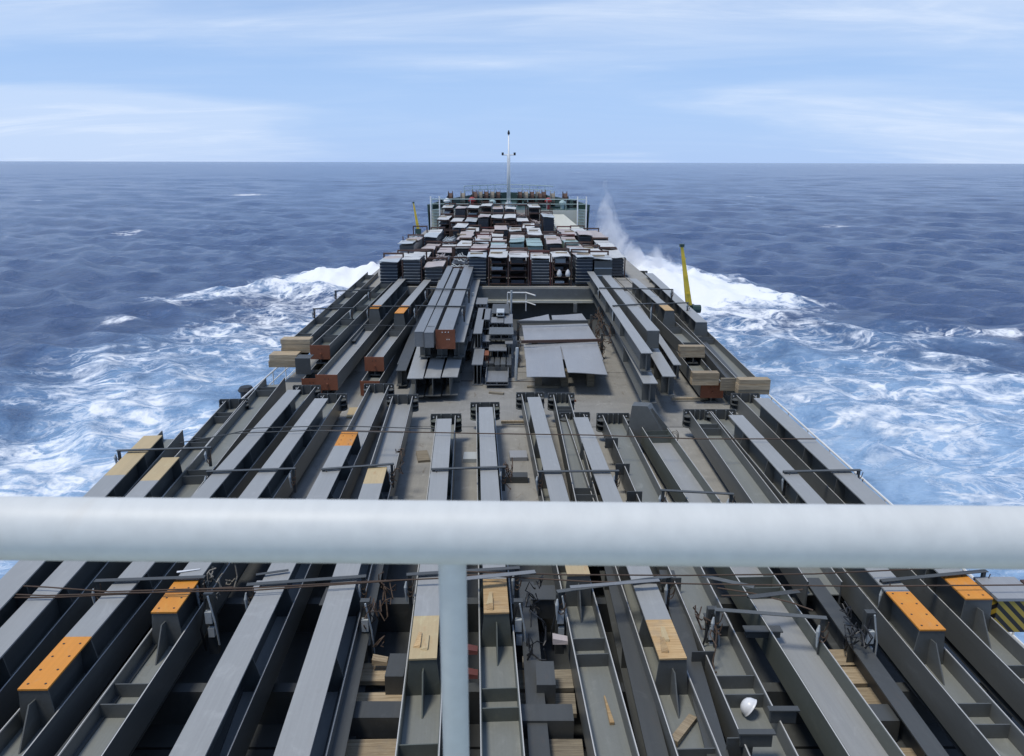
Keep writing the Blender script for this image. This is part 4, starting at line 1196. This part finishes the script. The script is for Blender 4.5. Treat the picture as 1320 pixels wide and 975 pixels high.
def bundle(row, ci, x, y, w, L, h, kind, seed, ncols):
    r = random.Random(seed)
    desc, topm, sidem = KIND[kind]
    lab = '%s, %s from port in the %s' % (desc, ORD[ci], ROWN[row])
    t = thing('sheet_bundle', lab, 'bundle', (x, y, FORE + .004), r.uniform(-.012, .012), 'bundles on the forward hatch')
    fm = redbrown if r.random() < .18 else brown
    for yy in (.3, L - .4):
        part('skid', box(-w / 2, w / 2, yy, yy + .12, 0, .1), woodgrey, t)
    z0 = .101
    if kind in ('sheets', 'cool', 'pink'):
        nl = max(4, int((h - z0) / .15))
        dz = (h - z0) / nl
        if row == 0:
            ml = box(-w / 2 + .02, w / 2 - .02, -.03, .3, 0, .012).mesh('sheet_lip', galvb)
            ms = box(-w / 2 + .03, w / 2 - .03, 0, L, .0, dz - .035).mesh('sheet_layer', sidem)
            for k in range(nl):
                link('sheet_lip', ml, t, (0, -.012, z0 + (k + 1) * dz - .034))
                link('sheet_layer', ms, t, (r.uniform(-.015, .015), r.uniform(-.02, .05), z0 + k * dz))
        else:
            mb = MB()
            for k in range(nl):
                q, q2 = r.uniform(-.015, .015), r.uniform(-.02, .05)
                mb.box(-w / 2 + .03 + q, w / 2 - .03 + q, q2, L + q2, z0 + k * dz, z0 + k * dz + dz - .035)
            part('sheet_layers', mb, sidem, t)['kind'] = 'stuff'
        part('core', box(-w / 2 + .09, w / 2 - .09, .08, L - .08, z0, h - .02), sidem, t)
    elif kind == 'rack':
        for k in range(4):
            part('shelf', box(-w / 2 + .05, w / 2 - .05, 0.02, L, z0 + k * (h - z0) / 4, z0 + k * (h - z0) / 4 + .03), brown, t)
            if r.random() < .85:
                part('packed_sheet', box(-w / 2 + .1, w / 2 - r.uniform(.1, .4), .1 + r.uniform(0, .3), L - .1, z0 + k * (h - z0) / 4 + .031, z0 + k * (h - z0) / 4 + r.uniform(.1, .26)), r.choice([darksheet, blueb, galvb]), t)
        part('back_panel', box(-w / 2 + .06, w / 2 - .06, L * .55, L * .57, z0 + .04, h - .02), black, t)
    elif kind in ('green', 'plain'):
        part('case_body', box(-w / 2 + .02, w / 2 - .02, 0, L, z0, h - .03), sidem, t)
        for k in range(3):
            part('case_rib', box(-w / 2 + .02, w / 2 - .02, -.03, -.001, z0 + .05 + k * (h - .2) / 3, z0 + .10 + k * (h - .2) / 3), galvb, t)
    elif kind == 'scrap':
        part('lower_sheet', box(-w / 2 + .03, w / 2 - .03, 0, L, z0, h * .7), darksheet, t)
        mb = MB()
        for k in range(26):
            a = (r.uniform(-w / 2, w / 2) * .9, r.uniform(0.1, L * .5), h * .7 + r.uniform(.03, .25))
            b = (r.uniform(-w / 2, w / 2) * .9, a[1] + r.uniform(.6, L * .5), h * .7 + r.uniform(.03, .25))
            mb.tube([a, b], .025, 4)
        part('loose_bars', mb, r.choice([pinks, galvb]), t)['kind'] = 'stuff'
    if kind != 'scrap':
        cuts = r.choice([1, 1, 2])
        if cuts == 1:
            part('top_sheet', wavy(w, L + r.uniform(0, .1), .025, .022, seed, .04), topm, t, (r.uniform(-.04, .04), -.06 - r.uniform(0, .12), h + .045), (0, R(r.uniform(-1.6, 1.6)), R(r.uniform(-2, 2))))
        else:
            part('top_sheet', wavy(w, L * .55, .025, .024, seed, .02), topm, t, (r.uniform(-.06, .06), -.08 - r.uniform(0, .2), h + .07), (0, R(r.uniform(-2, 2)), R(r.uniform(-3, 3))))
            part('top_sheet', wavy(w, L * .5, .025, .014, seed + 1, .02), r.choice([topm, galv, pinks]), t, (0, L * .5, h + .03), (0, 0, R(r.uniform(-2, 2))))
        if r.random() < .55:
            for q in (.3, .68):
                part('strap', box(-w / 2 - .012, w / 2 + .012, L * q, L * q + .05, h + .085, h + .095), brown, t)
        if r.random() < .3:
            part('batten', box(-w * .4, w * .3, L * .45, L * .45 + .12, h + .09, h + .16), wood, t, None, (0, 0, R(r.uniform(-6, 6))))
    # portal of brown angle iron at the far end, posts at the near corners
    for s in (-1, 1):
        part('frame_post', box(s * (w / 2 + .045) - .04, s * (w / 2 + .045) + .04, L - .02, L + .07, 0, h + .16), fm, t)
        if kind in ('rack', 'scrap', 'sheets'):
            part('frame_post', box(s * (w / 2 + .045) - .03, s * (w / 2 + .045) + .03, .02, .10, 0, h + .02), fm, t)
    part('frame_bar', box(-w / 2 - .08, w / 2 + .08, L - .03, L + .08, h + .161, h + .25), fm, t)
    if row > 0 and kind == 'rack' or row == 0 and ci in (2, 3):
        part('frame_bar', box(-w / 2 - .08, w / 2 + .08, .0, .08, h - .1, h + .0), fm, t)
    return t
XS = [-6.25, -5.05, -3.9, -2.78, -1.66, -.58, .5, 1.62, 2.8, 3.9, 5.0, 6.1]
front = {0: ('cool', 1.25), 1: ('sheets', 1.35), 2: ('pink', 1.0), 3: ('scrap', 1.0), 4: ('cool', 1.45), 5: ('rack', 1.5), 6: ('rack', 1.5), 7: ('sheets', 1.35), 8: ('rack', 1.5), 9: ('cool', 1.45), 10: ('plain', 1.35)}
second = {2: ('scrap', 1.1), 3: ('scrap', 1.1)}
third = {4: ('plain', 1.4), 5: ('green', 1.2), 6: ('green', 1.45), 7: ('green', 1.3), 8: ('pink', 1.4), 9: ('green', 1.35)}
rb = random.Random(21)
ROWY = [40.25, 43.2, 47.6, 53.0, 59.8, 64.8, 70.0]
RLEN = [2.6, 4.0, 4.9, 6.2, 4.3, 4.6, 4.4]
for row in range(7):
    xs = list(XS)
    if row == 0: xs = XS[:11]
    if row == 3: xs = [x - .35 for x in XS[:6]] + [x + .2 for x in XS[6:]]
    if row == 4: xs = XS[2:8]
    if row >= 5: xs = [-5.4, -4.3, -3.2, -2.1, -1.0, .1, 1.2, 2.3, 3.3]
    for ci, x in enumerate(xs):
        kind = rb.choice(['sheets', 'rack', 'pink', 'plain', 'cool', 'sheets', 'scrap' if row == 3 else 'sheets', 'rack'])
        h = 1.2 + rb.uniform(-.36, .26)
        if row == 0: kind, h = front[ci]
        if row == 1 and ci in second: kind, h = second[ci]
        if row == 2 and ci in third: kind, h = third[ci]
        if row >= 5:
            kind = [['rack', 'rack', 'cool', 'pink', 'rack', 'rack', 'sheets', 'scrap', 'cool'], ['rack', 'pink', 'rack', 'rack', 'pink', 'sheets', 'scrap', 'rack', 'scrap']][row - 5][ci]
            h = (1.65 if row == 5 else 2.2) + rb.uniform(-.25, .25)
        bundle(row, ci, x + rb.uniform(-.06, .06), ROWY[row] + rb.uniform(-.15, .3 if row else .1), .94 + rb.uniform(-.06, .03), RLEN[row] - rb.uniform(.1, .5), h, kind, 100 * row + ci, len(xs))
# pale cover board lying bare at the starboard end of the forward hatch
pb_ = MB().poly([(4.1, 61.5, 0), (6.7, 61.5, 0), (5.3, 75.5, 1.0), (3.9, 75.5, 1.0), (4.1, 61.5, .09), (6.7, 61.5, .09), (5.3, 75.5, 1.09), (3.9, 75.5, 1.09)],
     [(0, 3, 2, 1), (4, 5, 6, 7), (0, 1, 5, 4), (1, 2, 6, 5), (2, 3, 7, 6), (3, 0, 4, 7)])
tag(part('cover_board', pb_, cream, None, (0, 0, FORE + .35)), 'large pale board sloping up to the forecastle on the starboard side', 'board')
bag = lambda px, lab: tag(part('white_bag', MB().tube([(0, 0, 0), (0, 0, .12), (0, 0, .3), (0, 0, .38)], [.11, .14, .1, .03], 9), hat_m, None, (PY(px, 362, 40.2).x, 40.33, FORE + .5), smooth=True), lab, 'bag')
bag(721, 'left small white bag on the shelf of an open rack in the nearest row')
bag(732, 'right small white bag on the shelf of an open rack in the nearest row')

# ------------------------------------------------------------------ spray thrown up at the starboard bow
def spray(name, label, loc, prof, dens, seed, emit_drops):
    n = 18
    mb = MB()
    r = random.Random(seed)
    for (z, rx, ry, ox) in prof:
        for k in range(n):
            a = 2 * math.pi * k / n
            mb.v.append((ox + rx * math.cos(a), ry * math.sin(a), z))
    for i in range(len(prof) - 1):
        for k in range(n):
            mb.f.append((i * n + k, i * n + (k + 1) % n, (i + 1) * n + (k + 1) % n, (i + 1) * n + k))
    mb.f.append(tuple(range(n))[::-1]); e = (len(prof) - 1) * n
    mb.f.append(tuple(e + k for k in range(n)))
    t = NT(name + '_mist')
    t.t.nodes.remove(t.b)
    pv = t.n('ShaderNodeVolumePrincipled')
    pv.inputs['Color'].default_value = (.97, .98, 1, 1)
    pv.inputs['Anisotropy'].default_value = .1
    tcn = t.n('ShaderNodeTexCoord')
    ob = tcn.outputs['Object']
    n1 = t.noise(t.mapped(ob, (1, 1, .5)), .5, 7, .66, 1.4)
    sp = t.n('ShaderNodeSeparateXYZ'); t.l(ob, sp.inputs[0])
    top = prof[-1][0]
    # thin out towards the outside of the column and with height
    zf = t.math('DIVIDE', sp.outputs['Z'], top)
    width = t.math('ADD', t.math('MULTIPLY', t.math('POWER', t.math('SUBTRACT', 1.0, zf, True), 1.6), prof[0][1] * .95), .45)
    cx = t.math('SUBTRACT', sp.outputs['X'], t.math('MULTIPLY', zf, prof[-1][3]))
    rad = t.math('SQRT', t.math('ADD', t.math('MULTIPLY', cx, cx), t.math('MULTIPLY', sp.outputs['Y'], sp.outputs['Y'])))
    edge = t.math('SUBTRACT', 1.0, t.math('DIVIDE', rad, width), True)
    d_ = t.math('SUBTRACT', t.math('ADD', edge, t.math('MULTIPLY', t.math('SUBTRACT', n1, .5), 4.2)), .26)
    d_ = t.math('MULTIPLY', t.math('MAXIMUM', d_, 0.0), t.math('ADD', t.math('MULTIPLY', t.math('SUBTRACT', 1.0, zf, True), dens), dens * .10))
    d_ = t.math('MULTIPLY', d_, t.ramp(edge, 0, .12))
    t.l(d_, pv.inputs['Density'])
    t.l(pv.outputs[0], t.out.inputs['Volume'])
    o = part(name, mb, t.m, None, loc)
    tag(o, label, 'spray', None, 'stuff')
sx = (787 - 655) / 992 * 88.
spray('sea_spray', 'white plume of spray thrown up at the starboard bow', (sx + .3, 88.5, .6), [(0, 5.4, 4.6, 0), (2, 4.6, 4.0, 0), (4, 3.6, 3.0, -.3), (6.8, 2.4, 2.2, -.7), (10.4, 1.5, 1.2, -1.2)], 4.4, 3, 0)
spray('sea_spray', 'low ragged spray breaking over the bow wave on the starboard side', (sx + 4.2, 85.0, 1.2), [(0, 4.6, 5.5, 0), (1.2, 3.8, 4.4, .2), (2.4, 2.6, 3.0, .4), (3.6, 1.4, 1.6, .6)], 2.4, 8, 0)
spray('sea_spray', 'low spray where the bow wave leaves the port side', (-11.5, 88.5, 1.2), [(0, 5.5, 5.0, 0), (1.0, 4.6, 4.2, 0), (2.2, 3.0, 3.0, 0), (3.4, 1.6, 1.6, 0)], 2.4, 9, 0)
# loose matter on the open deck between the groups
for (px, py, w, d, h, rz, m, nm, lab, cat) in (
    (462, 533, .62, .9, .05, .1, tanp, 'plywood_sheet', 'tan plywood sheet lying on the hatch left of the orange far tip', 'plywood'),
    (608, 592, .42, .5, .10, .0, galvb, 'steel_pad', 'small grey steel pad on the hatch right of the stanchion column', 'pad'),
    (668, 590, .45, .5, .10, .05, steel_pale, 'steel_pad', 'small pale steel pad on the hatch between the two middle ribs', 'pad'),
    (664, 620, .6, .3, .16, .0, steel_dark, 'dunnage_block', 'dark dunnage block on the hatch between the two middle ribs', 'timber block'),
    (545, 590, .3, .7, .06, .2, woodgrey, 'plank', 'short grey plank on the hatch left of the stanchion column', 'plank'),
    (700, 500, 1.1, .12, .06, .02, woodgrey, 'plank', 'thin grey batten on the open hatch below the plate stack', 'plank'),
    (640, 508, .5, .12, .06, -.3, woodgrey, 'plank', 'short skewed batten on the open hatch below the odd lot', 'plank'),
    (735, 517, .3, .3, .05, .3, rust, 'scrap_plate', 'small rusty scrap plate on the open hatch', 'scrap'),
    (815, 548, .35, .5, .12, .1, steel_dark, 'clamp_box', 'dark clamp box on the hatch beside the gusset box', 'clamp'),
    (935, 560, .5, .25, .1, .0, woodgrey, 'plank', 'grey plank on the hatch between the starboard troughs', 'plank')):
    p = P(px, py, HATCH)
    tag(part(nm, box(-w / 2, w / 2, -d / 2, d / 2, 0, h), m, None, (p.x, p.y, HATCH + .002), (0, 0, rz)), lab, cat)
for (px, py, z, m, lab) in ((606, 841, 6.2, redbrown, 'reddish wedge in the dark gap beside the stanchion, upper'), (606, 872, 6.05, redbrown, 'reddish wedge in the dark gap beside the stanchion, lower'),
                            (722, 828, 6.2, pinks, 'pinkish wedge against the centre trough wall'), (683, 858, 5.9, woodgrey, 'grey timber wedge at the foot of the dark gap right of the stanchion'),
                            (490, 855, 5.9, wood, 'pale timber wedge in the gap left of the stanchion column')):
    p = P(px, py, z)
    w = MB().hexa([(-.11, -.06, 0), (.11, -.06, 0), (.11, .08, 0), (-.11, .08, 0), (-.11, -.05, .09), (.11, -.05, .05), (.11, .08, .05), (-.11, .08, .1)])
    tag(part('timber_wedge', w, m, None, p), lab, 'wedge')
# small clutter in the gaps under the handrail
def snarl(label, px, py, z, sx_, sy_, h, n, seed, m=wire, rad=.011):
    q = random.Random(seed)
    mb = MB()
    c = P(px, py, z)
    for k in range(n):
        pts = [(q.uniform(-sx_, sx_), q.uniform(-sy_, sy_), q.uniform(0, h))]
        for j in range(7):
            u = pts[-1]
            pts.append((max(-sx_, min(sx_, u[0] + q.uniform(-.12, .12))), max(-sy_, min(sy_, u[1] + q.uniform(-.2, .2))), max(.01, min(h, u[2] + q.uniform(-.2, .2)))))
        mb.tube(pts, rad, 4)
    tag(part('wire_snarl', mb, m, None, (c.x, c.y, z)), label, 'wire', None, 'stuff')
snarl('tangle of dark wire in the gap right of the stanchion column', 690, 815, 6.0, .14, .7, .6, 9, 31, black)
snarl('tangle of rusty wire in the gap left of the stanchion', 492, 800, 6.0, .14, .7, .6, 8, 32)
snarl('tangle of rusty wire beside the wood tipped column', 912, 845, 6.0, .10, .6, .5, 7, 33)
snarl('tangle of dark wire at the post near the right orange tip', 1100, 850, 5.9, .14, .6, .6, 8, 34, black)
snarl('tangle of wire under the lashing bar right of the short orange tip', 288, 765, 6.2, .12, .5, .5, 7, 35, rope)
snarl('tangle of wire at the end of the lashing bar left of the middle ribs', 512, 618, 6.2, .10, .6, .5, 6, 36)
snarl('tangle of wire at the end of the lashing bar over the middle ribs', 655, 618, 6.2, .10, .6, .5, 6, 37)
def loose_bar(label, a, b, z, m, w=.05, h=.04):
    A, B = P(*a, z), P(*b, z)
    L = (B - A).length
    o = part('loose_angle_bar', MB().prism([(-w, .004), (w, .004), (w, -h), (w - .008, -h), (w - .008, -.004), (-w, -.004)], 'x', 0, L), m, None, A, (0, 0, math.atan2(B.y - A.y, B.x - A.x)))
    tag(o, label, 'angle bar')
loose_bar('loose bar crossing the wide trough at the right below the handrail', (905, 742), (972, 757), 6.74, steel)
loose_bar('short loose bar across the head of the wide trough at the right', (965, 770), (1030, 762), 6.70, steel_dark)
loose_bar('loose bar on the two pale blue grey ribs below the handrail', (330, 741), (372, 735), 6.70, steel_dark, .03, .03)
loose_bar('second long loose bar lying along the tilted lashing bar', (735, 757), (850, 748), 6.80, steel_mid, .04, .03)
loose_bar('loose bar crossing behind the stanchion near the lashing wires', (600, 746), (690, 737), 6.84, steel_mid, .05, .04)
for (px, py, z, w, d, h, m, lab) in ((340, 757, 6.3, .26, .3, .02, steel_pale, 'small pale plate between the two pale blue grey ribs'), (925, 800, 6.25, .3, .3, .25, steel_dark, 'dark bracket block beside the wood tipped column'),
                                     (983, 812, 6.3, .5, .12, .1, steel_dark, 'dark clip block by the head of the dome trough'), (1010, 915, 6.45, .32, .05, .18, steel_dark, 'upright dark tab plate between the dome trough and the widest trough, farther'),
                                     (975, 945, 6.45, .38, .05, .18, steel_dark, 'upright dark tab plate in the dome trough, nearer'), (430, 770, 6.0, .3, .5, .3, steel_dark, 'dark block low in the gap right of the pale blue grey ribs'),
                                     (700, 765, 6.1, .35, .4, .35, steel_dark, 'dark block low at the head of the gap right of the stanchion'), (548, 762, 6.0, .3, .4, .3, steel_dark, 'dark block low at the head of the gap left of the stanchion')):
    p = P(px, py, z)
    mb = MB().box(-w / 2, w / 2, -d / 2, d / 2, 0, h)
    mb.box(-w / 2 - .03, w / 2 + .03, -d / 2 - .02, d / 2 + .02, h + .001, h + .02)
    tag(part('steel_bracket', mb, m, None, (p.x, p.y, z - h)), lab, 'bracket')
